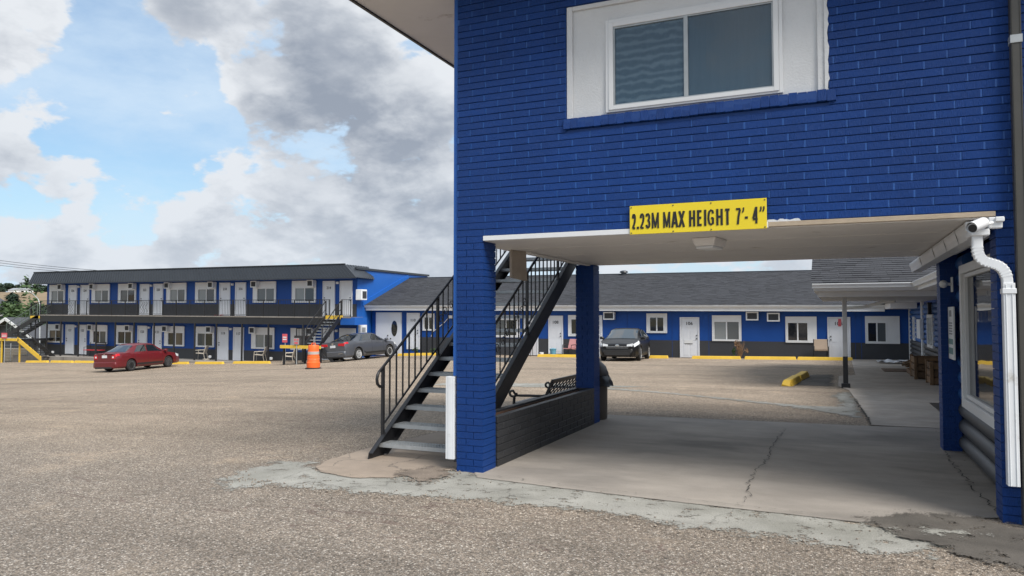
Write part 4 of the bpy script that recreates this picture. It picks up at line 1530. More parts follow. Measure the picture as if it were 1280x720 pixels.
def shingle_obj(name, fields, parent, mat):
    vs, fs, tone = [], [], []
    for (v, f, t) in fields:
        o = len(vs)
        vs += v
        fs += [tuple(i + o for i in q) for q in f]
        tone += t
    off = origin_of(parent)
    k, px = SHEAR
    vs = [(p[0] - off[0], p[1] - off[1], p[2] - off[2] + k * (p[0] - px)) for p in vs]
    me = bpy.data.meshes.new(name)
    me.from_pydata(vs, [], fs)
    at = me.attributes.new('tone', 'FLOAT', 'POINT')
    at.data.foreach_set('value', np.array(tone, np.float32))
    me.update()
    return link(name, me, mat, parent, kind='stuff')


pit = math.atan(.42)
upA = (0, math.cos(pit), math.sin(pit))
upB = (math.cos(pit), 0, math.sin(pit))
lenA = 7.0
A = shingle_field((-.53, 17.95, PZ + .02), (1, 0, 0), upA, 7.0, lenA, .14, .31, 21)
B = shingle_field((1.55, 10.2, PZ + .02), (0, 1, 0), upB, 14.0, 5.0, .14, .31, 22)
shingle_obj('shingles', [A, B], of, M['shingle'])
e_ = Vector(upA) * lenA
f_ = Vector(upB) * 5.0
MB().hexa([(-.50, 17.97, PZ), (6.4, 17.97, PZ), (6.4, 17.97 + e_.y, PZ + e_.z), (-.50, 17.97 + e_.y, PZ + e_.z), (-.50, 17.97, PZ + .018), (6.4, 17.97, PZ + .018), (6.4, 17.97 + e_.y, PZ + e_.z + .018), (-.50, 17.97 + e_.y, PZ + e_.z + .018)]) \
    .hexa([(1.57, 10.2, PZ - .002), (1.57 + f_.x, 10.2, PZ + f_.z - .002), (1.57 + f_.x, 24, PZ + f_.z - .002), (1.57, 24, PZ - .002), (1.57, 10.2, PZ + .016), (1.57 + f_.x, 10.2, PZ + f_.z + .016), (1.57 + f_.x, 24, PZ + f_.z + .016), (1.57, 24, PZ + .016)]).build('roof_deck', M['roofmetal'], of)
MB().prism([(18.0, PZ - .1), (30.8, PZ - .1), (24.4, PZ + 2.6)], 'x', -.46, -.42).build('gable', M['white'], of)

# ---- notice board and wall lamp on the logs
nbd = thing('notice_board', 'tall white notice with green print on the log wall beside the office window', 'sign', (1.19, 9.6, 1.35))
MB().box(1.172, 1.19, 9.40, 9.80, 1.07, 1.66).build('board', M['white'], nbd, bevel=.003)
M['print_green'] = pm('faded_green_print', (0.12, 0.24, 0.24), 0.6)
M['print_grey'] = pm('grey_print', (0.22, 0.23, 0.24), 0.6)
pr = MB().box(1.1695, 1.1715, 9.44, 9.76, 1.13, 1.20).box(1.1695, 1.1715, 9.44, 9.76, 1.24, 1.30)
pr.build('green_print', M['print_green'], nbd)
pr = MB()
for z in (1.35, 1.38, 1.41, 1.44, 1.47):
    pr.box(1.1695, 1.1715, 9.48, 9.72, z, z + .014)
pr.box(1.1695, 1.1715, 9.52, 9.68, 1.55, 1.62)
pr.build('grey_print', M['print_grey'], nbd)
wl = thing('wall_lamp', 'white ball shaped lamp on a short arm by the dark brick pillar', 'lamp', (1.27, 9.7, 1.92))
MB().box(1.20, 1.215, 9.66, 9.76, 1.83, 2.0).build('mount', M['white'], wl, bevel=.003)
MB().tube([(1.2, 9.71, 1.92), (1.165, 9.69, 1.92), (1.14, 9.66, 1.92)], .016, 8).build('arm', M['white'], wl, smooth=50)
MB().lathe([(.001, -.045), (.028, -.036), (.043, -.012), (.043, .012), (.028, .036), (.001, .045)], 14, (1.115, 9.64, 1.92)).build('globe', M['white'], wl, smooth=70)

# ---------------------------------------------------------------- openings of the far wings
def window(parent, x0, x1, z0, z1, yw, pane, mats, name='window', mull=.06):
    """white surround with a recessed sliding window; pane = (x0, x1, z0, z1)"""
    a, b, c, d = pane
    f = MB()
    y0 = yw - .06
    f.box(x0, a, y0, yw + .01, z0, z1).box(b, x1, y0, yw + .01, z0, z1).box(a, b, y0 + .002, yw + .01, z0, c).box(a, b, y0 + .002, yw + .01, d, z1)
    m = (a + b) / 2
    f.box(m - mull / 2, m + mull / 2, y0 + .01, yw + .01, c, d)
    # slim raised casing lines around surround and sash
    for (p, q, r_, s_, dep, w) in ((x0 - .012, x1 + .012, z0 - .012, z1 + .012, .012, .045), (a - .05, b + .05, c - .05, d + .05, .014, .048)):
        p, q, r_, s_ = max(p, x0 - .012), min(q, x1 + .012), max(r_, z0 - .012), min(s_, z1 + .012)
        f.box(p, p + w, y0 - dep, y0, r_, s_).box(q - w, q, y0 - dep, y0, r_, s_).box(p + w, q - w, y0 - dep + .002, y0, r_, r_ + w).box(p + w, q - w, y0 - dep + .002, y0, s_ - w, s_)
    o = f.build(name, M['white'], parent)
    MB().box(a, m - mull / 2, yw - .018, yw - .012, c, d).build('pane', M[mats[0]], o)
    MB().box(m + mull / 2, b, yw - .024, yw - .018, c, d).build('pane', M[mats[1]], o)
    return o


def door(parent, x0, x1, z0, z1, yw, number=None, side='l', name='door', panels=True):
    f = MB()
    w = .065
    f.box(x0, x0 + w, yw - .07, yw + .01, z0, z1).box(x1 - w, x1, yw - .07, yw + .01, z0, z1).box(x0 + w, x1 - w, yw - .068, yw + .01, z1 - w, z1)
    f.box(x0 + w + .004, x1 - w - .004, yw - .035, yw + .01, z0 + .01, z1 - w - .004)
    if panels:
        wd = (x1 - x0 - 2 * w)
        hh = z1 - z0
        for i in range(2):
            p0 = x0 + w + wd * (.13 + .42 * i)
            for (lo, hi) in ((.06, .34), (.42, .68), (.74, .90)):
                f.box(p0, p0 + wd * .32, yw - .043, yw - .034, z0 + hh * lo, z0 + hh * hi)
    o = f.build(name, M['white_door'], parent, bevel=.004)
    hx = x0 + w + .07 if side == 'l' else x1 - w - .07
    k = MB()
    for dz in (.95, 1.10):
        k.cyl((hx, yw - .034, z0 + dz), (hx, yw - .085, z0 + dz), .03, 8)
    k.build('handle', M['number'], o)
    if number:
        t = MB()
        m = (x0 + x1) / 2
        put_text(t, number, m - .16, m + .16, yw - .0435, z0 + 1.62, z0 + 1.78, .02, .004)
        t.build('door_number', M['number'], o)
    return o


def cooler(parent, x0, x1, z0, z1, yw, depth=.26):
    f = MB()
    f.box(x0, x1, yw - depth, yw - .02, z0, z1)
    fr = .05
    f.box(x0 - .01, x0 + fr, yw - depth - .02, yw - depth, z0 - .01, z1 + .01).box(x1 - fr, x1 + .01, yw - depth - .02, yw - depth, z0 - .01, z1 + .01)
    f.box(x0 + fr, x1 - fr, yw - depth - .019, yw - depth, z0 - .01, z0 + fr).box(x0 + fr, x1 - fr, yw - depth - .019, yw - depth, z1 - fr, z1 + .01)
    o = f.build('air_conditioner', M['white_metal'], parent)
    gl = MB()
    gl.box(x0 + fr, x1 - fr, yw - depth - .006, yw - depth - .002, z0 + fr, z1 - fr)
    n = 5
    for i in range(n):
        z = z0 + fr + (z1 - z0 - 2 * fr) * (i + .5) / n
        gl.box(x0 + fr, x1 - fr, yw - depth - .012, yw - depth - .006, z - .008, z + .008)
    gl.build('grille', M['grey_band'], o)
    return o


# ---------------------------------------------------------------- single-storey wing at the back
YW = 37.2
wg = thing('single_storey_wing', 'long single storey blue motel wing with shingled roof across the back of the lot', 'building', (-10, YW, -.5))
MB().box(-25.6, 3.4, YW, 43.5, -1.0, 2.2).build('wall', M['blue'], wg)
MB().box(-22.25, 2.96, YW - .012, YW - .001, -1.0, .36).build('grey_band', M['grey_band'], wg)
sm = MB()
for x in (-23.3, -19.4, -15.75, -11.3, -9.9, -7.6, -5.8, .75, 1.0):
    sm.box(x, x + .018, YW - .016, YW - .0125, -.9, 2.0)
sm.build('panel_seam', M['bedjoint'], wg, kind='stuff')
SHEAR[:] = [-.0052, -12.0]
MB().box(-25.65, 1.95, 36.62, 36.66, 1.85, 2.12).build('fascia', M['white'], wg)
MB().prism([(36.615, 2.02), (36.615, 2.15), (36.48, 2.15), (36.48, 2.12), (36.50, 2.08), (36.54, 2.02)], 'x', -25.68, 1.97).build('gutter', M['white_metal'], wg)
MB().box(-25.65, 1.95, 36.665, YW - .002, 1.86, 1.88).build('soffit', M['white_rough'], wg)
pw = math.atan(.37)
up = Vector((0, math.cos(pw), math.sin(pw)))
Lw = 5.35
fld = shingle_field((-25.62, 36.46, 2.155), (1, 0, 0), up, 29.4, Lw, .15, .33, 31)
shingle_obj('shingles', [fld], wg, M['shingle'])
e_ = up * Lw
MB().hexa([(-25.6, 36.5, 2.135), (3.8, 36.5, 2.135), (3.8, 36.5 + e_.y, 2.135 + e_.z), (-25.6, 36.5 + e_.y, 2.135 + e_.z), (-25.6, 36.5, 2.15), (3.8, 36.5, 2.15), (3.8, 36.5 + e_.y, 2.15 + e_.z), (-25.6, 36.5 + e_.y, 2.15 + e_.z)]) \
    .prism([(36.5 + e_.y, 2.13 + e_.z), (36.5 + e_.y + .12, 2.13 + e_.z), (46.4, 2.1), (46.2, 2.1)], 'x', -25.6, 3.8).build('roof_deck', M['roofmetal'], wg)
MB().box(-25.6, 3.8, 36.5 + e_.y - .15, 36.5 + e_.y + .2, 2.135 + e_.z - .02, 2.135 + e_.z + .045).build('ridge_cap', M['roofmetal'], wg)
MB().hexa([(-25.69, 36.3, 2.10), (-25.63, 36.3, 2.10), (-25.63, 36.3 + e_.y, 2.10 + e_.z), (-25.69, 36.3 + e_.y, 2.10 + e_.z), (-25.69, 36.3, 2.36), (-25.63, 36.3, 2.36), (-25.63, 36.3 + e_.y, 2.36 + e_.z), (-25.69, 36.3 + e_.y, 2.36 + e_.z)]).build('flashing', M['blue_side'], wg)
MB().lathe([(.16, 3.9), (.16, 4.07), (.25, 4.09), (.22, 4.17), (.10, 4.21), (.01, 4.22)], 12, (-11.2, 41.4, 0)).build('roof_vent', M['roofmetal'], wg, smooth=40)
SHEAR[:] = [0, 0]
# doors and windows
dd = MB()
dd.box(-25.3, -23.5, YW - .05, YW + .01, -.75, 1.80).box(-25.25, -24.35, YW - .065, YW - .051, -.72, 1.76).box(-24.32, -23.55, YW - .065, YW - .051, -.72, 1.76)
ddo = dd.build('double_door', M['white_door'], wg, bevel=.004)
el = [(-23.97 + .20 * math.cos(i * math.pi / 14), .85 + .46 * math.sin(i * math.pi / 14)) for i in range(28)]
MB().prism(el, 'y', YW - .085, YW - .066).build('oval_window', M['pane'], ddo)
kb = MB()
for dx, dz in ((-24.42, .25), (-24.22, .25), (-24.42, .43)):
    kb.cyl((dx, YW - .066, dz), (dx, YW - .12, dz), .035, 8)
kb.build('handle', M['number'], ddo)
door(wg, -23.13, -22.26, -.36, 1.77, YW, '110', 'r')
door(wg, -15.68, -14.83, -.55, 1.62, YW, '109', 'r')
door(wg, -14.23, -13.40, -.45, 1.60, YW, '108', 'r')
door(wg, -11.75, -11.22, -.55, 1.62, YW, None, 'l')
d6 = door(wg, -7.20, -6.24, -.49, 1.52, YW, '106', 'r')
MB().box(-6.98, -6.56, YW - .062, YW - .044, .22, .40).build('door_notice', M['white'], d6)
MB().box(-6.96, -6.58, YW - .060, YW - .045, .19, .215).build('notice_shade', M['black_plastic'], d6)
d5 = door(wg, -.41, .56, -.47, 1.53, YW, '105', 'l')
MB().box(.05, .18, YW - .050, YW - .044, 1.10, 1.44).build('red_sticker', M['pink_red'], d5)
window(wg, -22.04, -21.28, .75, 1.72, YW, (-21.93, -21.38, .83, 1.50), ('pane', 'pane'))
window(wg, -17.55, -15.92, .42, 1.62, YW, (-17.4, -16.1, .52, 1.36), ('pane_grey', 'pane'))
window(wg, -13.09, -11.95, .52, 1.62, YW, (-12.92, -12.1, .64, 1.40), ('pane', 'pane'))
window(wg, -8.87, -7.84, .73, 1.70, YW, (-8.70, -8.02, .82, 1.50), ('pane', 'pane'))
window(wg, -5.61, -4.25, .37, 1.60, YW, (-5.51, -4.36, .44, 1.29), ('pane_blind', 'pane_grey'))
window(wg, -2.22, -.88, .34, 1.54, YW, (-2.12, -1.27, .43, 1.25), ('pane', 'pane'))
window(wg, 1.18, 2.55, .34, 1.56, YW, (1.29, 2.0, .43, 1.26), ('pane', 'pane_grey'))
cooler(wg, -11.09, -10.52, 1.40, 1.78, YW)
cooler(wg, -3.99, -3.44, 1.38, 1.77, YW)
cooler(wg, -3.03, -2.48, 1.33, 1.72, YW)
MB().tube([(-20.3, YW - .03, 1.55), (-20.6, YW - .1, 1.2), (-21.4, YW - .05, .65), (-21.5, YW - .03, .4)], .02, 6).build('cable', M['white'], wg)
MB().box(-20.35, -20.05, YW - .16, YW - .002, 1.45, 1.62).build('wall_light', M['white'], wg, bevel=.02)

# ---------------------------------------------------------------- two-storey motel block on the left
SHEAR[:] = [-.0063, -39.5]
Y2, YB = 35.8, 34.62
tb = thing('two_storey_block', 'two storey blue and charcoal motel block with a black balcony walkway', 'building', (-39.5, Y2, -1.2))
MB().box(-53.2, -25.7, Y2, 43.9, -2.2, 4.47).build('wall', M['blue'], tb)
MB().box(-25.695, -25.68, Y2 + .01, 43.88, -2.2, 4.40).build('end_wall', M['blue_side'], tb)
MB().box(-53.18, -25.72, Y2 - .014, Y2 - .001, -2.0, -.54).box(-53.18, -25.72, Y2 - .014, Y2 - .001, 1.62, 2.37).build('grey_band', M['grey_band'], tb)
MB().box(-25.74, -25.6, Y2 - .2, 44.0, 4.40, 4.52).build('roof_edge', M['roofmetal'], tb)
# mansard of standing-seam panels
b0, b1, t0, t1 = -53.67, -25.06, -53.45, -26.0
yb, yt, zb, zt = 34.75, 34.98, 3.885, 4.66
MB().hexa([(b0, yb, zb), (b1, yb, zb), (b1 - .5, 37.4, zb), (b0, 43.5, zb), (t0, yt, zt), (t1, yt, zt), (t1 - .02, 37.4, zt), (t0, 43.5, zt)]).build('mansard_roof', M['roofmetal'], tb)
rb_ = MB()
nr = 118
for i in range(nr + 1):
    t = i / nr
    xa, xb = b0 + (b1 - b0) * t, t0 + (t1 - t0) * t
    rb_.beam((xa, yb - .005, zb), (xb, yt - .005, zt), .028, .03, (0, -1, .3))
for i in range(1, 9):
    t = i / 9
    rb_.beam((b1 - .5 * t + .008, yb + (37.4 - yb) * t, zb), (t1 + .008, yt + (37.4 - yt) * t, zt), .03, .03, (1, 0, .5))
rb_.build('standing_seam', M['roofmetal'], tb, kind='stuff')
MB().box(b0 - .02, b1 + .02, yb - .03, yb + .02, zb - .06, zb + .0).box(t0 - .03, t1 + .03, yt - .05, yt + .06, zt + .0, zt + .05).build('roof_trim', M['roofmetal'], tb)
MB().box(b0, b1 - .4, yb + .03, Y2 - .002, zb - .04, zb - .02).build('soffit', M['blue'], tb)
# balcony
BX0, BX1 = -52.2, -25.25
MB().box(BX0, BX1, YB, Y2 - .016, 1.55, 1.615).build('balcony_floor', M['sidewalk'], tb)
MB().box(BX0, BX1 - .75, YB + .02, YB + .10, 1.13, 1.548).build('balcony_beam', M['black_metal'], tb)
MB().box(-26.0, -25.0, YB + .01, YB + .12, 1.16, 1.60).box(-25.12, -25.0, YB + .122, Y2, 1.16, 1.60).build('balcony_end', M['blue_side'], tb)
MB().box(BX0, BX1 - .1, YB + .11, Y2 - .016, 1.40, 1.54).build('balcony_underside', M['blue'], tb)
rl = MB()
RT = 2.62
rl.box(BX0, -26.75, YB + .02, YB + .06, RT - .03, RT).box(BX0, -26.75, YB + .025, YB + .055, 1.70, 1.725)
rl.box(-25.95, BX1, YB + .02, YB + .06, RT - .03, RT).box(-25.95, BX1, YB + .025, YB + .055, 1.70, 1.725)
rl.build('railing', M['black_metal'], tb)
for x in (-52.19, -50.98, -49.79, -48.5, -47.32, -46.12, -44.87, -43.56, -42.43, -41.25, -40.09, -38.89, -37.7, -36.48, -35.34, -34.1, -32.89, -31.7, -30.53, -29.34, -28.22, -27.5, -26.78, -25.92, -25.3):
    MB().box(x - .022, x + .022, YB + .015, YB + .065, 1.25, RT).build('rail_post', M['black_metal'], tb)
bl = MB()
x = BX0 + .1
while x < BX1:
    if not (-26.75 < x < -25.95):
        bl.box(x - .007, x + .007, YB + .033, YB + .047, 1.725, RT - .03)
    x += .13
for cx in (-50.3, -49.0, -43.1, -41.8, -35.9):
    for dx in (-.22, 0, .22):
        pts = [(cx + dx + .10 * math.sin(t * .75), YB + .03, 1.78 + .72 * t / 12) for t in range(13)]
        bl.tube(pts, .011, 4)
bl.build('baluster', M['black_metal'], tb, kind='stuff')
for x in (-51.45, -49.96, -48.13, -46.36, -44.48, -42.7, -40.85, -39.06, -37.26, -35.44, -33.36, -31.29):
    MB().box(x - .04, x + .04, YB + .02, YB + .10, -1.6, 1.13).build('post', M['black_metal'], tb)

UW = [(-52.846, -51.183), (-48.307, -46.512), (-45.633, -43.911), (-41.008, -39.229), (-38.412, -36.639), (-33.524, -31.716), (-30.441, -28.656)]
UD = [(-50.773, -49.899), (-49.497, -48.598), (-43.526, -42.65), (-42.235, -41.358), (-36.331, -35.435), (-35.001, -34.125), (-28.138, -27.26), (-26.899, -26.012)]
LW = [(-52.957, -51.313), (-48.39, -46.673), (-45.792, -44.163), (-41.137, -39.354), (-38.376, -36.741), (-33.602, -31.794), (-30.502, -28.656)]
LD = [(-51.0, -50.1), (-49.645, -48.78), (-43.68, -42.78), (-42.25, -41.4), (-36.433, -35.519), (-35.117, -34.256), (-28.2, -27.3), (-26.9, -26.0)]
nU = ['226', '224', '222', '220', '218', '216', '214', None]
nL = ['127', '125', '123', '121', '119', '117', '115', None]
UMAT = [('pane_blind', 'pane_grey'), ('pane_blind', 'pane_grey'), ('pane_grey', 'pane'), ('pane_blind', 'pane_grey'), ('pane_blind', 'pane'), ('pane_grey', 'pane_grey'), ('pane_blind', 'pane')]
LMAT = [('pane_warm', 'pane'), ('pane', 'pane_grey'), ('pane', 'pane'), ('pane', 'pane_warm'), ('pane_grey', 'pane'), ('pane_blind', 'pane_grey'), ('pane_grey', 'pane')]
for lev, (ws, zb_, zt_, ms) in enumerate(((UW, 2.47, 3.775, UMAT), (LW, -.40, .90, LMAT))):
    for i, (a, b) in enumerate(ws):
        w = b - a
        right = (i % 2 == 0)
        if right:
            pn = (a + w * .14, b - w * .07, zb_ + .08, zb_ + .86)
        else:
            pn = (a + w * .19, b - w * .07, zb_ + .08, zb_ + .86)
        window(tb, a, b, zb_, zt_, Y2, pn, ms[i])
        ax = b - .47 if right else a + .02
        cooler(tb, ax, ax + .45, zt_ - .36, zt_ + .03, Y2, .30)
for lev, (ds, z, ns) in enumerate(((UD, 1.64, nU), (LD, -1.20, nL))):
    for i, (a, b) in enumerate(ds):
        door(tb, a, b, z, z + 2.11, Y2, ns[i], 'l' if i % 2 == 0 else 'r')
        if i % 2 == 0:
            MB().box(b + .12, b + .30, Y2 - .14, Y2 - .016, z + 1.92, z + 2.06).build('wall_light', M['white'], tb, bevel=.02)
ac = MB().box(-25.62, -25.2, 35.55, 36.1, 2.60, 3.22).build('air_conditioner', M['white_metal'], tb, bevel=.02)
MB().box(-25.19, -25.18, 35.63, 36.02, 2.70, 3.12).build('grille', M['grey_band'], ac)
mbx = MB().box(-25.68, -25.5, 35.9, 36.55, .58, 1.15).build('meter_box', M['white_metal'], tb, bevel=.02)
MB().box(-25.5, -25.49, 36.05, 36.4, .72, 1.0).build('meter_window', M['print_grey'], mbx)
MB().box(-26.9, -25.75, Y2 - .06, Y2 - .016, -.35, .95).build('white_panel', M['white'], tb)
SHEAR[:] = [0, 0]
# raised pavement in front of it
sw = MB()
sw.box(-54.0, -27.6, 33.95, Y2 + .1, -2.2, -1.215)
sw.build('pavement', M['sidewalk'], kind='structure')


# ---- its outside stairs
def flight(parent, p, d, s, width, n, rise, run, mats, depth=.22):
    """open steps: p = lowest nosing at mid width, d = heading, s = side"""
    p, d, s = Vector(p), Vector(d), Vector(s)
    L = run * n
    for k, sg in enumerate((-1, 1)):
        o = p + s * (sg * width / 2) - d * .12 - Vector((0, 0, rise))
        MB().vbeam(o, o + d * (L + .12) + Vector((0, 0, rise * (L + .12) / run)), .05, -depth * .35, depth * .75, s).build('stringer', mats[k], parent)
    for i in range(n):
        c = p + d * (run * i) + Vector((0, 0, rise * i))
        a = c - s * (width / 2 - .03)
        b = c + s * (width / 2 - .03)
        e = d * (run * .95)
        t = Vector((0, 0, -.035))
        MB().hexa([a + t, b + t, b + e + t, a + e + t, a, b, b + e, a + e]).build('tread', mats[2], parent)


def rail(parent, a, b, h, mat, n=6, mid=True):
    a, b = Vector(a), Vector(b)
    hz = Vector((0, 0, h))
    m_ = MB()
    m_.beam(a + hz, b + hz, .04, .04)
    if mid:
        m_.beam(a + hz * .5, b + hz * .5, .025, .025)
    m_.build('handrail', mat, parent)
    for i in range(n + 1):
        q = a + (b - a) * (i / n)
        w = .022 if i in (0, n) else .009
        MB().box(q.x - w, q.x + w, q.y - w, q.y + w, q.z, q.z + h).build('rail_post', mat, parent)


M['green_metal'] = pm('grey_green_rail', (0.10, 0.13, 0.11), 0.5)
sl = thing('exterior_staircase', 'black outside stairs with a yellow lower flight at the left end of the block', 'staircase', (-54, 34, -1.7))
flight(sl, (-55.75, 35.15, .22), (1, 0, 0), (0, 1, 0), 1.05, 9, .158, .385, (M['black_metal'], M['black_metal'], M['black_metal']), .30)
flight(sl, (-50.0, 33.75, -1.25), (-1, 0, 0), (0, -1, 0), 1.0, 8, .155, .30, (M['black_metal'], M['yellow'], M['black_metal']), .30)
MB().box(-57.4, -52.35, 33.2, 35.7, -.10, -.04).build('landing', M['steel'], sl)
MB().box(-57.4, -52.35, 33.14, 33.195, -.16, .03).build('landing_edge', M['yellow'], sl)
MB().box(-52.34, -52.28, 33.2, 35.7, -.16, .0).build('landing_side', M['black_metal'], sl)
MB().box(-52.55, -52.2, 34.65, 35.7, 1.50, 1.60).box(-53.2, -52.2, 34.6, 34.64, 1.42, 1.61).build('top_step', M['yellow'], sl)
for x, y, mt in ((-54.05, 33.2, 'yellow'), (-54.55, 33.6, 'black_metal'), (-52.6, 35.4, 'black_metal'), (-57.2, 33.3, 'yellow'), (-52.4, 33.4, 'yellow')):
    MB().box(x - .04, x + .04, y - .04, y + .04, g(x, y) - .1, -.16 if mt == 'yellow' else -.1).build('post', M[mt], sl)
rail(sl, (-55.9, 34.65, .08), (-52.5, 34.65, 1.50), .95, M['green_metal'], 8)
rail(sl, (-55.9, 35.7, .08), (-52.5, 35.7, 1.50), .95, M['green_metal'], 8)
rail(sl, (-57.3, 33.3, -.04), (-52.5, 33.3, -.04), .95, M['black_metal'], 8)
rail(sl, (-50.0, 33.25, -1.3), (-52.3, 33.25, -.10), .95, M['black_metal'], 6)
rail(sl, (-53.3, 34.7, 1.6), (-52.2, 34.7, 1.6), .95, M['black_metal'], 4)
MB().box(-53.3, -53.22, 34.66, 34.74, .6, 2.55).box(-52.75, -52.69, 34.66, 34.72, -1.6, 2.55).build('tall_post', M['black_metal'], sl)

sr = thing('exterior_staircase', 'black outside stairs with a yellow landing beam behind the orange traffic drum', 'staircase', (-26.9, 33, -1.0))
MB().box(-27.6, -24.95, 31.6, 32.8, -.12, -.06).build('landing', M['steel'], sr)
MB().box(-27.65, -24.95, 31.54, 31.595, -.16, .01).build('landing_edge', M['yellow'], sr)
flight(sr, (-26.4, 32.85, .09), (0, 1, 0), (1, 0, 0), 1.0, 9, .165, .19, (M['black_metal'], M['black_metal'], M['steel']), .30)
MB().box(-26.95, -25.85, 34.45, 34.70, 1.50, 1.618).box(-26.95, -25.85, 34.42, 34.445, 1.40, 1.61).build('top_step', M['yellow'], sr)
flight(sr, (-24.3, 32.2, -.78), (-1, 0, 0), (0, 1, 0), .9, 4, .17, .20, (M['black_metal'], M['black_metal'], M['white']), .22)
for x, y in ((-27.5, 31.7), (-27.5, 32.7), (-25.05, 31.7), (-26.95, 32.75), (-25.1, 32.7)):
    MB().box(x - .045, x + .045, y - .045, y + .045, g(x, y) - .1, -.125).build('post', M['black_metal'], sr)
rail(sr, (-26.93, 32.85, 0.0), (-26.93, 34.5, 1.50), .95, M['black_metal'], 5)
rail(sr, (-25.87, 32.85, 0.0), (-25.87, 34.5, 1.50), .95, M['black_metal'], 5)
rail(sr, (-27.55, 32.75, -.06), (-26.98, 32.75, -.06), .95, M['black_metal'], 5)
MB().tube([(-28.3, 34.2, -1.25), (-28.3, 34.2, 1.13)], .05, 8).build('post', M['black_metal'], sr)

# ---------------------------------------------------------------- cars
def lerp(a, b, t):
    return a + (b - a) * t


class Car:
    def __init__(s, L, W, ro, wb, wr, belt, roof, halfw, wroof, zb=.20):
        s.L, s.W, s.ro, s.wb, s.wr = L, W, ro, wb, wr
        s.belt, s.roof, s.halfw, s.wroof, s.zb = belt, roof, halfw, wroof, zb

    def ip(s, tab, x):
        return float(np.interp(x, [p[0] for p in tab], [p[1] for p in tab]))

    def sec(s, x):
        """half section (y, z) at x, measured from the tail"""
        zb = s.zb
        w = s.ip(s.halfw, x)
        be = s.ip(s.belt, x)
        rf = max(s.ip(s.roof, x), be + .02)
        arch = 0.0
        Rr = s.wr * 1.16
        for xw in (s.ro, s.ro + s.wb):
            dx = abs(x - xw)
            if dx < Rr:
                arch = max(arch, s.wr + math.sqrt(Rr * Rr - dx * dx))
        zs = max(zb, arch)
        t = min(1, max(0, (rf - be - .02) / .30))
        wrf = lerp(w * .84, s.wroof, t)
        top = rf - .015
        z2 = max(zb + .09, arch + .012)
        z3 = max(lerp(zb, be, .50), z2 + .02)
        z4 = max(be - .13, z3 + .02)
        return [(0, zs), (w * .90, zs), (w * .985, z2), (w * 1.0, z3), (w * .992, z4), (w * .935, max(be, z4 + .02)),
                (lerp(w * .89, wrf, 1), max(be + .01, top - .05 * t - .005)), (wrf * .80, top), (0, rf)]

    def S(s, x, k, sg):
        p = s.sec(x)
        i = min(int(k), len(p) - 2)
        f = k - i
        return Vector((x - s.ro, sg * lerp(p[i][0], p[i + 1][0], f), lerp(p[i][1], p[i + 1][1], f)))

    def body(s):
        n = 92
        xs = sorted(set([s.L * i / n for i in range(n + 1)]))
        m = MB()
        vs, fs = [], []
        K = 9
        row = 2 * K - 2
        for x in xs:
            p = s.sec(x)
            loop = [(y, z) for y, z in p] + [(-y, z) for y, z in reversed(p[1:-1])]
            vs += [(x - s.ro, y, z) for y, z in loop]
        for i in range(len(xs) - 1):
            for j in range(row):
                fs.append((i * row + j, i * row + (j + 1) % row, (i + 1) * row + (j + 1) % row, (i + 1) * row + j))
        fs.append(tuple(range(row - 1, -1, -1)))
        fs.append(tuple(range((len(xs) - 1) * row, len(xs) * row)))
        return m.add(vs, fs)

    def patch(s, m, x0, x1, k0, k1, sg, nx=10, nk=5, off=.006, shape=None):
        vs, fs = [], []
        for i in range(nx + 1):
            for j in range(nk + 1):
                k = lerp(k0, k1, j / nk)
                a, b = (x0, x1) if shape is None else shape(j / nk)
                x = lerp(a, b, i / nx)
                p = s.S(x, k, sg)
                e = .01
                tx = s.S(x + e, k, sg) - s.S(x - e, k, sg)
                tk = s.S(x, min(k + .05, 8), sg) - s.S(x, max(k - .05, 0), sg)
                nn = tx.cross(tk)
                if nn.length > 1e-9:
                    nn.normalize()
                if nn.y * sg < -.2 or (abs(nn.y) < .2 and nn.z < 0):
                    nn = -nn
                vs.append(p + nn * off)
        for i in range(nx):
            for j in range(nk):
                a = i * (nk + 1) + j
                fs.append((a, a + 1, a + nk + 2, a + nk + 1))
        m.add(vs, fs)
        return m


def wheel(root, x, y, r, w, sg, rim_mat, spokes):
    t = MB().lathe([(r * .60, -w / 2), (r * .90, -w / 2), (r * .985, -w * .36), (r, 0), (r * .985, w * .36), (r * .90, w / 2), (r * .60, w / 2)], 26, (x, y, r), 'y').build('wheel', M['rubber'], root, smooth=35)
    h = MB()
    yo = y + sg * w * .44
    h.lathe([(r * .64, sg * w * .50), (r * .66, sg * w * .53), (r * .60, sg * w * .53), (r * .57, sg * w * .40)], 24, (x, y, r), 'y')
    h.lathe([(.001, sg * w * .49), (r * .16, sg * w * .49), (r * .18, sg * w * .40), (.001, sg * w * .38)], 14, (x, y, r), 'y')
    for i in range(spokes):
        a = 2 * math.pi * i / spokes + .3
        c_, s_ = math.cos(a), math.sin(a)
        h.beam((x + r * .12 * c_, yo, r + r * .12 * s_), (x + r * .62 * c_, yo, r + r * .62 * s_), r * (.22 if spokes < 7 else .11), w * .10, (0, 1, 0))
    h.build('rim', M[rim_mat], t, smooth=30)
    b_ = MB().lathe([(.001, sg * w * .30), (r * .6, sg * w * .30), (r * .6, sg * w * .25), (.001, sg * w * .25)], 16, (x, y, r), 'y').build('brake_disc', M['black_plastic'], t)


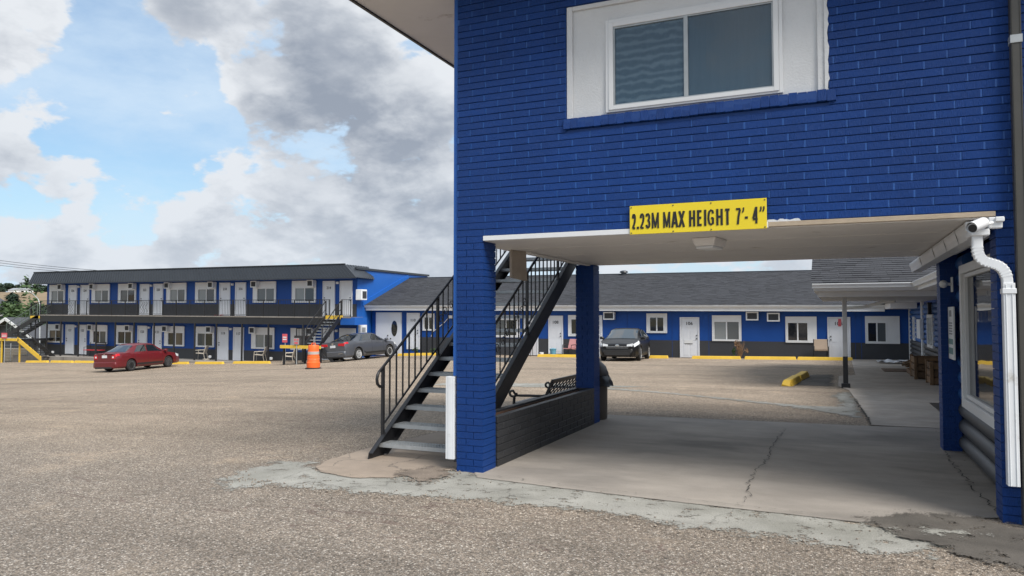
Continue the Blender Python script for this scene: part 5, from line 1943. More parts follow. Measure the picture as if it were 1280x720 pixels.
def make_car(name, label, c, paint, rim_mat, spokes, side_glass, ws, rw, seams, handles, rear=True, front=True, hatch=False, lamp=None):
    root = thing(name, label, 'car')
    body = c.body().build('body', M[paint], root, smooth=28)
    hw = c.W / 2
    for xw in (0, c.wb):
        for sg in (1, -1):
            wheel(root, xw, sg * (hw - .115), c.wr, .20, sg, rim_mat, spokes)
    MB().box(-.55, c.wb + .5, -hw + .22, hw - .22, c.zb - .02, c.zb + .3).build('underbody', M['black_plastic'], root)
    for sg in (1, -1):
        for (a, b, sh) in side_glass:
            c.patch(MB(), a, b, 5.10, 5.93, sg, 12, 5, .005, sh).build('side_window', M['car_glass'], root, smooth=60)
        tr = MB()
        for x in seams:
            c.patch(tr, x - .006, x + .006, 2.15, 5.05, sg, 1, 14, .003)
        c.patch(tr, c.ro + .36, c.ro + c.wb - .42, 1.9, 2.4, sg, 8, 2, .004)
        tr.build('door_seam', M['black_plastic'], root)
        for x in handles:
            p = c.S(x, 4.35, sg)
            MB().box(p.x - .09, p.x + .09, p.y - .02, p.y + .02, p.z - .018, p.z + .018).build('door_handle', M[paint], root, bevel=.008)
        xm = ws[1] - .16 if ws[1] > ws[0] else ws[0]
        p = c.S(ws[1] - .12, 5.05, sg)
        MB().hexa([(p.x - .10, p.y, p.z), (p.x + .06, p.y, p.z), (p.x + .10, p.y + sg * .18, p.z + .01), (p.x - .09, p.y + sg * .20, p.z + .01), (p.x - .09, p.y, p.z + .12), (p.x + .02, p.y, p.z + .11), (p.x + .06, p.y + sg * .18, p.z + .13), (p.x - .08, p.y + sg * .20, p.z + .14)]).build('mirror', M[paint], root, smooth=50, bevel=.02)
    g1 = MB()
    for sg in (1, -1):
        c.patch(g1, ws[0], ws[1], 6.25, 8, sg, 12, 7, .005)
    g1.build('windshield', M['car_glass'], root, smooth=60)
    g2 = MB()
    for sg in (1, -1):
        c.patch(g2, rw[0], rw[1], 6.3, 8, sg, 12, 7, .005)
    g2.build('rear_window', M['car_glass'], root, smooth=60)
    xt, xf = -c.ro, c.L - c.ro
    w0 = c.ip(c.halfw, 0)
    w1 = c.ip(c.halfw, c.L)
    # bumpers
    for nm, x, sgx, w_ in (('rear_bumper', xt, -1, w0), ('front_bumper', xf, 1, w1)):
        m_ = MB()
        n = 10
        pts_o, pts_i = [], []
        for i in range(n + 1):
            t = -1 + 2 * i / n
            y = t * (w_ + .03)
            bow = (1 - abs(t) ** 3) * .07
            pts_o.append((x + sgx * (.03 + bow), y))
            pts_i.append((x - sgx * .10, y))
        poly = pts_o + pts_i[::-1]
        m_.prism(poly, 'z', c.zb + .03, c.zb + .34)
        m_.build(nm, M[paint], root, smooth=40, bevel=.03)
    MB().box(xt - .115, xt - .06, -.55, .55, c.zb + .0, c.zb + .09).build('diffuser', M['black_plastic'], root, bevel=.01)
    MB().box(xf + .05, xf + .108, -.5, .5, c.zb + .06, c.zb + .19).build('lower_grille', M['black_plastic'], root, bevel=.01)
    lamp(c, root, xt, xf, w0, w1)
    return root


def lamps_red(c, root, xt, xf, w0, w1):
    for sg in (1, -1):
        m_ = MB()
        m_.hexa([(xt - .014, sg * (w0 - .01), .70), (xt - .014, sg * (w0 - .26), .70), (xt + .06, sg * (w0 - .26), .70), (xt + .06, sg * (w0 + .005), .70), (xt - .008, sg * (w0 - .02), .90), (xt - .008, sg * (w0 - .24), .90), (xt + .06, sg * (w0 - .24), .90), (xt + .06, sg * (w0 + .0), .90)])
        c.patch(m_, .01, .22, 4.0, 4.9, sg, 3, 3, .008)
        o = m_.build('tail_light', M['lens_red'], root, bevel=.006)
        MB().box(xt - .019, xt - .013, sg * (w0 - .21), sg * (w0 - .10), .755, .84).build('reverse_light', M['lens_clear'], o)
        h = MB()
        c.patch(h, c.L - .40, c.L - .03, 3.9, 5.3, sg, 6, 5, .008)
        h.box(xf - .03, xf + .012, sg * (w1 - .02), sg * (w1 - .24), .56, .70)
        h.build('headlight', M['lens_clear'], root, smooth=50)
    MB().box(xt - .012, xt - .004, -.17, .17, .76, .90).build('number_plate', M['plate'], root)
    MB().box(xt - .03, xt + .1, -.55, .55, .955, .985).build('boot_lip', M['car_red'], root, bevel=.01)
    em = MB().lathe([(.001, -.012), (.05, -.012), (.05, 0)], 16, (0, 0, 0), 'x').build('emblem', M['chrome'], root)
    em.location = (xt - .002, 0, .93)


redcar = Car(4.5, 1.70, .95, 2.60, .31,
             belt=[(0, .93), (.05, .98), (.75, 1.00), (1.1, .98), (2.9, .93), (3.35, .91), (4.0, .80), (4.35, .70), (4.5, .60)],
             roof=[(0, .90), (.62, 1.0), (1.28, 1.36), (1.55, 1.44), (2.1, 1.46), (2.55, 1.42), (2.75, 1.37), (3.45, .93), (3.9, .80), (4.5, .6)],
             halfw=[(0, .74), (.08, .79), (.3, .83), (.8, .85), (3.7, .85), (4.1, .82), (4.35, .74), (4.5, .62)], wroof=.60)
rc = make_car('parked_car', 'dark red older saloon parked in front of the two storey block', redcar, 'car_red', 'hub_grey', 8,
              [(1.30, 2.02, lambda t: (lerp(1.17, 1.50, t), lerp(2.0, 2.02, t))), (2.12, 3.0, lambda t: (lerp(2.08, 2.10, t), lerp(3.18, 2.62, t)))],
              (2.74, 3.40), (.70, 1.30), (1.18, 2.05, 3.06), (1.5, 2.4), lamp=lamps_red)
rc.location = (-34.55, 27.9, 0)


def seat_car(o, c, ang):
    """stand the car on the sloping lot"""
    a = R(ang)
    d, s = Vector((math.cos(a), math.sin(a), 0)), Vector((-math.sin(a), math.cos(a), 0))
    base = Vector((o.location.x, o.location.y, 0))
    tr = c.W / 2 - .115
    pr = [base + d * u * c.wb + s * v * tr for u in (0, 1) for v in (-1, 1)]
    zz = [g(p.x, p.y) for p in pr]
    pitch = math.atan2((zz[2] + zz[3] - zz[0] - zz[1]) / 2, c.wb)
    roll = math.atan2((zz[1] + zz[3] - zz[0] - zz[2]) / 2, 2 * tr)
    o.location.z = (zz[0] + zz[1]) / 2 + .004
    o.rotation_euler = (roll, -pitch, a)


# rear-right wheel seen at the given point: shift to the axle centre
def from_right_wheel(o, c, ang, x, y):
    a = R(ang)
    s = Vector((-math.sin(a), math.cos(a), 0)) * (c.W / 2 - .1)
    o.location = (x + s.x, y + s.y, 0)
    seat_car(o, c, ang)


from_right_wheel(rc, redcar, 95.0, -34.55, 27.9)


def lamps_grey(c, root, xt, xf, w0, w1):
    for sg in (1, -1):
        m_ = MB()
        m_.hexa([(xt - .016, sg * (w0 - .01), .80), (xt - .016, sg * (w0 - .44), .83), (xt + .06, sg * (w0 - .44), .83), (xt + .06, sg * (w0 + .006), .80), (xt - .012, sg * (w0 - .02), .955), (xt - .012, sg * (w0 - .42), .95), (xt + .06, sg * (w0 - .42), .95), (xt + .06, sg * (w0 + .0), .955)])
        c.patch(m_, .01, .26, 4.1, 4.85, sg, 3, 3, .008)
        m_.build('tail_light', M['lens_red'], root, bevel=.006)
        h = MB()
        c.patch(h, c.L - .48, c.L - .03, 4.0, 5.1, sg, 6, 4, .008)
        h.build('headlight', M['lens_clear'], root, smooth=50)
    MB().box(xt - .014, xt - .004, -.18, .18, .74, .87).build('number_plate', M['plate'], root)
    MB().box(xt - .09, xt - .04, -w0 + .08, w0 - .08, .405, .43).build('bumper_strip', M['chrome'], root)
    em = MB().lathe([(.001, -.012), (.06, -.012), (.06, 0)], 16, (0, 0, 0), 'x').build('emblem', M['chrome'], root)
    em.location = (xt - .004, 0, .94)


greycar = Car(4.6, 1.78, 1.02, 2.65, .325,
              belt=[(0, 1.0), (.06, 1.03), (.7, 1.04), (1.2, 1.0), (3.0, .95), (3.5, .93), (4.15, .83), (4.45, .74), (4.6, .62)],
              roof=[(0, .95), (.55, 1.04), (1.35, 1.38), (1.7, 1.45), (2.2, 1.46), (2.6, 1.43), (2.8, 1.38), (3.55, .95), (4.0, .83), (4.6, .6)],
              halfw=[(0, .80), (.08, .84), (.3, .87), (.8, .89), (3.8, .89), (4.2, .86), (4.45, .77), (4.6, .66)], wroof=.62)
gc = make_car('parked_car', 'dark grey saloon with silver alloys parked nose-in by the white double door', greycar, 'car_grey', 'rim', 5,
              [(1.3, 2.0, lambda t: (lerp(1.15, 1.55, t), lerp(2.08, 2.12, t))), (2.2, 3.1, lambda t: (lerp(2.17, 2.21, t), lerp(3.26, 2.70, t)))],
              (2.8, 3.5), (.62, 1.36), (1.2, 2.14, 3.12), (1.6, 2.6), lamp=lamps_grey)
from_right_wheel(gc, greycar, 85.4, -23.4, 32.75)


def lamps_black(c, root, xt, xf, w0, w1):
    for sg in (1, -1):
        h = MB()
        c.patch(h, c.L - .72, c.L - .10, 4.15, 5.15, sg, 8, 4, .010)
        h.hexa([(xf - .16, sg * (w1 + .035), .66), (xf - .16, sg * (w1 - .22), .62), (xf + .0, sg * (w1 - .24), .62), (xf - .02, sg * (w1 + .0), .66), (xf - .18, sg * (w1 + .02), .78), (xf - .18, sg * (w1 - .22), .74), (xf - .01, sg * (w1 - .24), .735), (xf - .04, sg * (w1 - .01), .78)])
        h.build('headlight', M['lens_clear'], root, smooth=50)
        MB().cyl((xf - .02, sg * (w1 - .10), .42), (xf + .05, sg * (w1 - .10), .42), .055, 14).build('fog_light', M['lens_clear'], root)
        t = MB()
        c.patch(t, .01, .2, 4.0, 5.0, sg, 3, 3, .008)
        t.build('tail_light', M['lens_red'], root)
    MB().box(xf + .0, xf + .035, -.52, .52, .58, .66).build('grille', M['black_plastic'], root, bevel=.008)
    MB().box(xf + .036, xf + .045, -.5, .5, .645, .66).box(xf + .036, xf + .045, -.48, .48, .58, .592).build('grille_bar', M['chrome'], root)
    MB().hexa([(xf + .095, -.55, .26), (xf + .095, .55, .26), (xf + .02, .55, .26), (xf + .02, -.55, .26), (xf + .108, -.62, .49), (xf + .108, .62, .49), (xf + .02, .62, .49), (xf + .02, -.62, .49)]).build('air_intake', M['black_plastic'], root, bevel=.01)
    e = MB().lathe([(.001, .014), (.055, .012), (.055, 0)], 16, (0, 0, 0), 'x').build('emblem', M['chrome'], root)
    e.location, e.scale = (xf + .035, 0, .70), (1, 1.7, .75)


blackcar = Car(4.36, 1.82, .78, 2.65, .325,
               belt=[(0, .98), (.1, 1.06), (1.0, 1.03), (2.6, .96), (3.0, .95), (3.6, .90), (4.05, .80), (4.25, .74), (4.36, .64)],
               roof=[(0, .98), (.10, 1.10), (.55, 1.36), (1.0, 1.44), (1.7, 1.48), (2.1, 1.46), (2.35, 1.41), (3.25, .97), (3.7, .88), (4.36, .62)],
               halfw=[(0, .78), (.1, .84), (.4, .89), (.8, .91), (3.5, .91), (3.9, .88), (4.2, .78), (4.36, .66)], wroof=.66)
bc = make_car('parked_car', 'black hatchback facing the camera in front of the single storey wing', blackcar, 'car_black', 'rim', 5,
              [(.6, 1.5, lambda t: (lerp(.55, .85, t), lerp(1.62, 1.66, t))), (1.75, 2.6, lambda t: (lerp(1.71, 1.76, t), lerp(2.92, 2.30, t)))],
              (2.34, 3.18), (.16, .52), (.75, 1.68, 2.82), (1.1, 2.1), lamp=lamps_black, hatch=True)
# nose toward the camera, left side on the viewer's right
_ang = -84.5
_a = R(_ang)
_s = Vector((-math.sin(_a), math.cos(_a), 0)) * (.91 - .1)
bc.location = (-8.40 - _s.x, 35.25 - _s.y, 0)
seat_car(bc, blackcar, _ang)

# ---------------------------------------------------------------- things on the lot
# orange drum
dr = thing('traffic_drum', 'orange traffic drum with pale bands standing alone on the lot', 'traffic drum', (-19.4, 24.1, g(-19.4, 24.1)))
bx, by, bz = dr.location
MB().lathe([(.32, .0), (.32, .04), (.27, .05), (.001, .06)], 20, (bx, by, bz)).build('rubber_base', M['rubber'], dr, smooth=40)
M['orange_worn'] = pm('worn_orange_band', (0.80, 0.20, 0.07), 0.6, var=0.1, dirt=((0.6, 0.45, 0.38), 14.0, 0.55, 0.62))
prof = [(.265, .055), (.27, .26), (.245, .275), (.243, .28), (.243, .50), (.235, .505), (.228, .51), (.226, .72), (.215, .73), (.213, .92), (.19, .96), (.001, .965)]
MB().lathe(prof, 24, (bx, by, bz)).build('drum', M['orange'], dr, smooth=40)
MB().lathe([(.246, .38), (.2465, .42), (.2, .42), (.2, .38)], 24, (bx, by, bz)).build('worn_band', M['orange_worn'], dr, smooth=40); MB().lathe([(.230, .585), (.2285, .70), (.2, .70), (.2, .585)], 24, (bx, by, bz)).build('reflective_band', M['reflective'], dr, smooth=40)
MB().tube([(bx - .09, by, bz + .96), (bx - .09, by, bz + 1.03), (bx + .09, by, bz + 1.03), (bx + .09, by, bz + .96)], .018, 6).build('handle', M['orange'], dr, smooth=50)


# kerb stops
def kerb_stop(x0, x1, y, label, group, mat='yellow', w=.20, h=.15, rz=0.0):
    cx = (x0 + x1) / 2
    L = x1 - x0
    z = g(cx, y)
    o = MB().prism([(-w / 2, 0), (w / 2, 0), (w / 2 * .7, h), (-w / 2 * .7, h)], 'x', -L / 2, L / 2)
    # sloped ends
    o.v = [(p[0] * (1 - .035 * (p[2] > .01)), p[1], p[2]) for p in o.v]
    ob = o.build('kerb_stop', M[mat], None, bevel=.012)
    ob.location = (cx, y, z - .01)
    ob.rotation_euler = (0, math.atan2(g(x0, y) - g(x1, y), L), rz)
    return tag(ob, label, 'kerb stop', group)


GK = 'yellow kerb stops along the motel wings'
for a, b, y, lb in (
        (-22.91, -21.43, 35.9, 'yellow kerb stop below the small window right of the grey saloon'),
        (-21.38, -19.89, 35.9, 'yellow kerb stop under the green shrub seen through the stair railing'),
        (-14.36, -12.05, 35.9, 'yellow kerb stop below door 108 and the pink chair'),
        (-8.47, -7.53, 35.9, 'short yellow kerb stop just right of the black hatchback'),
        (-6.40, -4.13, 35.9, 'yellow kerb stop between door 106 and the dry plant'),
        (-3.98, -1.71, 35.9, 'yellow kerb stop just right of the dry plant'),
        (-1.68, .63, 35.9, 'yellow kerb stop ending at the porch post'),
        (-50.69, -48.46, 32.8, 'yellow kerb stop at the foot of the yellow stair flight'),
        (-48.13, -45.99, 32.8, 'yellow kerb stop second from the yellow stair flight'),
        (-45.99 + .06, -43.3, 32.9, 'yellow kerb stop behind the boot of the red saloon'),
        (-37.2, -35.72, 32.8, 'yellow kerb stop at the bonnet of the red saloon'),
        (-35.14, -32.93, 32.8, 'yellow kerb stop in front of the left cream chair'),
        (-32.55, -29.8, 33.2, 'yellow kerb stop in front of the middle cream chair')):
    kerb_stop(a, b, y, lb, GK)
for i, (xc, yc, lb) in enumerate(((-1.06, 19.75, 'nearer yellow parking block in the middle of the lot'), (-.93, 21.9, 'farther yellow parking block in the middle of the lot'))):
    L = 1.85
    m_ = MB().prism([(-.13, 0), (.13, 0), (.11, .06), (.085, .16), (-.085, .16), (-.11, .06)], 'x', -L / 2, L / 2)
    m_.v = [(p[0] * (1 - .10 * (p[2] > .08)), p[1], p[2]) for p in m_.v]
    ob = m_.build('parking_block', M['yellow'], None, bevel=.015)
    ob.location = (xc, yc, g(xc, yc) - .006)
    ob.rotation_euler = (0, 0, R(86))
    tag(ob, lb, 'parking block', 'yellow parking blocks')


def steel_chair(label, loc, rz, fabric, frame, arms=True, group=None, seat_w=.52):
    t = thing('chair', label, 'chair', (0, 0, 0), group)
    w = seat_w / 2
    s_ = MB()
    s_.hexa([(-w, -.25, .42), (w, -.25, .42), (w, .24, .38), (-w, .24, .38), (-w, -.25, .46), (w, -.25, .46), (w, .24, .42), (-w, .24, .42)])
    s_.build('seat', M[fabric], t, bevel=.015)
    b_ = MB()
    b_.hexa([(-w, .22, .44), (w, .22, .44), (w, .26, .44), (-w, .26, .44), (-w * .95, .40, .92), (w * .95, .40, .92), (w * .95, .44, .92), (-w * .95, .44, .92)])
    b_.build('backrest', M[fabric], t, bevel=.02)
    for sg in (1, -1):
        MB().tube([(sg * w, -.30, 0), (sg * w, -.27, .62)], .016, 6).build('leg', M[frame], t)
        MB().tube([(sg * w, .34, 0), (sg * w, .25, .44), (sg * w, .40, .92)], .016, 6).build('leg', M[frame], t)
        if arms:
            MB().tube([(sg * w, -.27, .62), (sg * w, .30, .64)], .020, 6).build('armrest', M[frame], t)
    t.location = loc
    t.rotation_euler = (0, 0, rz)
    return t


PZ2 = -1.215
GC = 'cream metal chairs under the balcony'
steel_chair('cream metal chair beside the lower window nearest the red saloon bonnet', (-37.3, 35.25, PZ2), R(-65), 'cream', 'cream', group=GC)
steel_chair('cream metal chair below the lower window in the middle of the block', (-32.45, 35.25, PZ2), R(-65), 'cream', 'cream', group=GC)
steel_chair('cream metal chair under the red sign beside the outside stairs', (-29.6, 34.55, PZ2), R(-65), 'cream', 'cream', group=GC)
GPk = 'pink slatted chairs by the wing'
steel_chair('pink slatted chair next to door 108 and the teal bin', (-12.78, 36.45, g(-12.8, 36.4)), R(-12), 'pink', 'black_metal', group=GPk)
steel_chair('pink slatted chair half hidden behind the stair balusters', (-15.2, 36.45, g(-15.2, 36.4)), R(12), 'pink', 'black_metal', group=GPk)
steel_chair('tan chair with a broad back beside door 105', (-.68, 36.35, g(-.7, 36.3)), R(4), 'tan', 'black_metal', arms=False, seat_w=.60)

# teal bin, small white bucket
tbn = thing('waste_bin', 'small teal plastic bin standing left of door 108', 'bin', (-13.76, 36.6, g(-13.8, 36.6)))
x, y, z = tbn.location
MB().lathe([(.13, 0), (.17, .36), (.185, .37), (.185, .39), (.165, .39), (.13, .03), (.001, .03)], 16, (x, y, z)).build('tub', M['teal'], tbn, smooth=40)
MB().lathe([(.19, .385), (.19, .41), (.05, .44), (.001, .44)], 16, (x, y, z)).build('lid', M['teal'], tbn, smooth=40)
bk = thing('bucket', 'little white bucket on the ground near the teal bin', 'bucket', (-14.45, 36.7, g(-14.4, 36.7)))
x, y, z = bk.location
MB().lathe([(.09, 0), (.115, .20), (.125, .205), (.115, .215), (.10, .02), (.001, .02)], 14, (x, y, z)).build('pail', M['white'], bk, smooth=40)
MB().tube([(x - .115, y, z + .2), (x - .06, y - .06, z + .12), (x + .06, y - .06, z + .12), (x + .115, y, z + .2)], .006, 5).build('handle', M['steel'], bk)

# red slatted bench under the balcony
bn = thing('bench', 'black metal bench with a red seat under the balcony', 'bench', (-47.2, 35.2, PZ2))
x, y, z = bn.location
MB().box(x - .8, x + .8, y - .25, y + .22, z + .42, z + .47).build('seat', M['red'], bn, bevel=.01)
for k in range(4):
    MB().box(x - .1 + .0, x + .85, y + .25, y + .28, z + .55 + k * .12, z + .62 + k * .12).build('slat', M['black_metal'], bn)
for sx in (-.75, .75):
    MB().tube([(x + sx, y - .22, z), (x + sx, y - .22, z + .65), (x + sx, y + .25, z + .65)], .022, 6).build('side_frame', M['black_metal'], bn)
    MB().tube([(x + sx, y + .22, z), (x + sx, y + .28, z + 1.0)], .022, 6).build('leg', M['black_metal'], bn)

# scattered small things on the lower walkway
for i, (x, lb) in enumerate(((-51.9, 'white cube light on the walkway below the leftmost lower window'), (-36.75, 'white cube light on the walkway by the left cream chair'), (-31.75, 'white cube light on the walkway by the middle cream chair'))):
    t = thing('floor_light', lb, 'light', (x, 35.45, PZ2), 'white cube lights along the walkway')
    MB().box(x - .07, x + .07, 35.38, 35.52, PZ2 + .12, PZ2 + .28).build('cube', M['white'], t, bevel=.02)
    MB().box(x - .03, x + .03, 35.42, 35.48, PZ2, PZ2 + .12).build('stem', M['black_metal'], t)
t = thing('dog_bowl', 'pale shallow dish on the walkway beside the left cream chair', 'dish', (-36.4, 35.2, PZ2))
MB().lathe([(.18, 0), (.22, .09), (.20, .09), (.15, .02), (.001, .02)], 16, (-36.4 + -.2, 35.0, PZ2)).build('dish', M['cream'], t, smooth=40)
t = thing('cloth', 'red cloth lying on the balcony edge between two doors', 'cloth', (-35.2, 34.75, 1.60))
rr = random.Random(2)
vs, fs = [], []
for i in range(9):
    for j in range(5):
        vs.append((-35.7 + i * .09, 34.66 + j * .04, 1.612 + .05 * rr.random()))
for i in range(8):
    for j in range(4):
        a = i * 5 + j
        fs.append((a, a + 1, a + 6, a + 5))
c_ = MB()
c_.add(vs, fs)
c_.build('fabric', M['red'], t, smooth=60)

M['pale_sign'] = pm('weathered_pale_sign', (0.34, 0.29, 0.29), 0.6)
# signs by the stairs
def notice(name, label, x, y, z0, z1, w, face, rows, zfoot):
    t = thing(name, label, 'sign', (x, y, zfoot))
    MB().box(x - w / 2, x + w / 2, y - .015, y, z0, z1).build('plate', M[face], t, bevel=.004)
    r_ = MB()
    for (a, b, lo, hi) in rows:
        r_.box(x - w / 2 + w * a, x - w / 2 + w * b, y - .019, y - .0155, z0 + (z1 - z0) * lo, z0 + (z1 - z0) * hi)
    r_.build('print', M['pink_red' if face in ('white', 'pale_sign') else 'white'], t)
    MB().cyl((x, y + .03, zfoot), (x, y + .03, z1), .025, 8).build('post', M['steel'], t)
    return t


notice('warning_sign', 'red and white sign above the yellow beam left of the pale sign', -29.1, 33.6, .06, .55, .36, 'pink_red', ((.12, .88, .55, .68), (.12, .88, .30, .44)), g(-29.1, 33.6) - .02)
notice('parking_sign', 'pale sign with red marks above the yellow beam behind the drum', -26.5, 31.5, .05, .40, .38, 'pale_sign', ((.12, .40, .62, .85), (.60, .88, .62, .85), (.2, .8, .12, .40)), g(-26.5, 31.5) - .02)
notice('parking_sign', 'red sign fixed to the yellow stair landing at the left', -53.6, 33.08, .02, .40, .62, 'pink_red', ((.1, .9, .55, .66), (.1, .9, .3, .42)), g(-53.6, 33.08) - .02)
notice('parking_sign', 'pale red sign at the left edge of the yellow landing', -54.75, 33.1, .02, .36, .5, 'white', ((.1, .9, .2, .75),), g(-54.7, 33.1) - .02)

# two small pots of shrub and the dry plant
def leafy(parent, c, rad, n, size, mat, seed, flat=1.0, name='foliage'):
    rnd = random.Random(seed)
    vs, fs = [], []
    clumps = [(Vector((rnd.gauss(0, .45), rnd.gauss(0, .45), rnd.gauss(0, .45) * flat)), rnd.uniform(.25, .5)) for _ in range(max(5, n // 60))]
    for i in range(n):
        q, rr_ = rnd.choice(clumps)
        p = q + Vector((rnd.gauss(0, 1), rnd.gauss(0, 1), rnd.gauss(0, 1) * flat)).normalized() * rr_ * rnd.random() ** .4
        p = Vector((p.x * rad[0], p.y * rad[1], p.z * rad[2])) + Vector(c)
        a = Vector((rnd.uniform(-1, 1), rnd.uniform(-1, 1), rnd.uniform(-.6, .6))).normalized() * size * rnd.uniform(.6, 1.3)
        b = a.cross(Vector((rnd.uniform(-1, 1), rnd.uniform(-1, 1), rnd.uniform(-1, 1)))).normalized() * size * rnd.uniform(.35, .6)
        o = len(vs)
        vs += [p - a, p + b, p + a, p - b]
        fs.append((o, o + 1, o + 2, o + 3))
    m_ = MB()
    m_.add(vs, fs)
    off = origin_of(parent)
    me = bpy.data.meshes.new(name)
    me.from_pydata([tuple(Vector(v) - off) for v in vs], [], fs)
    return link(name, me, mat, parent)


for x, lb in ((-22.12, 'low round green shrub by the wall left of the stair railing post'), (-20.9, 'low round green shrub by the wall beside the stair railing post')):
    t = thing('shrub', lb, 'shrub', (x, 36.6, g(x, 36.6)), 'low shrubs by the wing wall')
    z = t.location.z
    leafy(t, (x, 36.6, z + .18), (.40, .28, .20), 420, .055, M['leaf'], int(x * 10))
    MB().tube([(x, 36.6, z), (x + .02, 36.6, z + .2)], .02, 5).build('stem', M['bark'], t)
dpn = thing('dry_plant', 'dry brown upright plant against the wall below the window', 'plant', (-4.2, 36.1, g(-4.2, 36.1)))
x, y, z = dpn.location
rr = random.Random(4)
stm = MB()
for i in range(46):
    a, h = rr.uniform(0, 6.28), rr.uniform(.45, .95)
    sp = rr.uniform(.02, .34)
    stm.tube([(x + .03 * math.cos(a), y + .03 * math.sin(a), z), (x + sp * .5 * math.cos(a), y + sp * .4 * math.sin(a), z + h * .55), (x + sp * math.cos(a), y + sp * .7 * math.sin(a), z + h)], [.010, .008, .003], 4)
stm.build('stem', M['drygrass'], dpn)
leafy(dpn, (x, y, z + .55), (.28, .22, .42), 260, .045, M['drygrass'], 11)
leafy(dpn, (x - .22, y, z + .38), (.16, .16, .22), 160, .045, M['leaf'], 12, name='green_leaves')

# iron bench behind the planter
ib = thing('iron_bench', 'black cast iron bench with a latticed back behind the planter', 'bench', (-3.85, 9.4, g(-3.9, 9.4)))
ib.location.z = .012
Z = .012
# back panel runs along +Y, facing -X... seat on the outer side
def bp(y, t):
    """point on the leaning back: t 0 at seat, 1 at top"""
    return Vector((-4.02 + .15 * t, y, Z + .25 + .33 * t))
bxs = (10.25, 11.75)
fr = MB()
fr.beam(bp(bxs[0], 0), bp(bxs[0], 1.02), .05, .03, (1, 0, 0)).beam(bp(bxs[1], 0), bp(bxs[1], 1.02), .05, .03, (1, 0, 0))
fr.beam(bp(bxs[0], 1), bp(bxs[1], 1), .03, .055).beam(bp(bxs[0], .12), bp(bxs[1], .12), .03, .05)
fr.build('back_frame', M['black_metal'], ib, bevel=.004)
lt = MB()
nn = 10
for i in range(-4, nn + 1):
    y0 = bxs[0] + (bxs[1] - bxs[0]) * i / nn
    for sgn in (1, -1):
        ya, yb_ = (y0, y0 + .49) if sgn > 0 else (y0 + .49, y0)
        ta, tb_ = .12, 1.0
        # clip to the frame
        def clipy(yv, yw_, tv, tw_):
            if yv < bxs[0]:
                f_ = (bxs[0] - yv) / (yw_ - yv); return bxs[0], tv + (tw_ - tv) * f_
            if yv > bxs[1]:
                f_ = (bxs[1] - yv) / (yw_ - yv); return bxs[1], tv + (tw_ - tv) * f_
            return yv, tv
        if max(ya, yb_) <= bxs[0] or min(ya, yb_) >= bxs[1]:
            continue
        a1, t1_ = clipy(ya, yb_, ta, tb_)
        b1_, t2_ = clipy(yb_, ya, tb_, ta)
        lt.beam(bp(a1, t1_), bp(b1_, t2_), .018, .014, (1, 0, .3))
lt.build('lattice', M['black_metal'], ib)
for k in range(6):
    xx = -4.07 - k * .08
    MB().box(xx - .034, xx + .034, bxs[0], bxs[1], Z + .22, Z + .24).build('seat_slat', M['black_metal'], ib)
for yv in bxs:
    sc_ = [Vector((-3.97 - .02 * k, yv, Z + .36 - .0005 * k)) for k in range(0, 25, 4)]
    curl = [Vector((-4.50 + .055 * math.cos(t), yv, Z + .375 + .045 * math.sin(t))) for t in np.linspace(1.6, 6.6, 12)]
    MB().tube(sc_ + curl, .02, 6).build('armrest', M['black_metal'], ib, smooth=50)
    MB().tube([(-4.02, yv, Z + .25), (-3.96, yv, Z)], .024, 6).build('leg', M['black_metal'], ib)
    MB().tube([(-4.48, yv, Z + .34), (-4.50, yv, Z)], .024, 6).build('leg', M['black_metal'], ib)

# bin behind the far column
tr = thing('litter_bin', 'brown domed litter bin with a black bag behind the far column', 'bin', (-3.385, 10.76, .01))
x, y, z = tr.location
MB().lathe([(.185, 0), (.20, .02), (.205, .60), (.18, .62)], 22, (x, y, z)).build('drum', M['trash_brown'], tr, smooth=40)
MB().lathe([(.215, .57), (.225, .63), (.22, .69), (.18, .79), (.11, .86), (.001, .89)], 22, (x, y, z)).build('dome_lid', M['dome_brown'], tr, smooth=50)
rr = random.Random(6)
bg_ = MB()
ring = []
for j in range(5):
    for i in range(28):
        a = 2 * math.pi * i / 28
        rad = .21 + .03 * rr.random() + .015 * j
        bg_.v.append((x + rad * math.cos(a), y + rad * math.sin(a), z + .66 - j * .035 - .04 * rr.random() * (j > 3)))
for j in range(4):
    for i in range(28):
        bg_.f.append((j * 28 + i, j * 28 + (i + 1) % 28, (j + 1) * 28 + (i + 1) % 28, (j + 1) * 28 + i))
bg_.build('bin_bag', M['plastic_bag'], tr, smooth=60)

# pallets, scraps and mat on the walkway
def pallet(label, cx, cy, z, group, lay=True):
    t = thing('wooden_pallet', label, 'pallet', (cx, cy, z), group)
    for k in range(7):
        yy = cy - .55 + k * .183
        MB().box(cx - .5, cx + .5, yy, yy + .12, z + .118, z + .14).build('slat', M['wood'], t)
    for k in range(3):
        xx = cx - .5 + k * .46
        MB().box(xx, xx + .08, cy - .55, cy + .67, z + .022, z + .117).build('runner', M['wood'], t)
    for k in range(3):
        yy = cy - .55 + k * .52
        MB().box(cx - .5, cx + .5, yy, yy + .12, z, z + .021).build('slat', M['wood'], t)
    return t


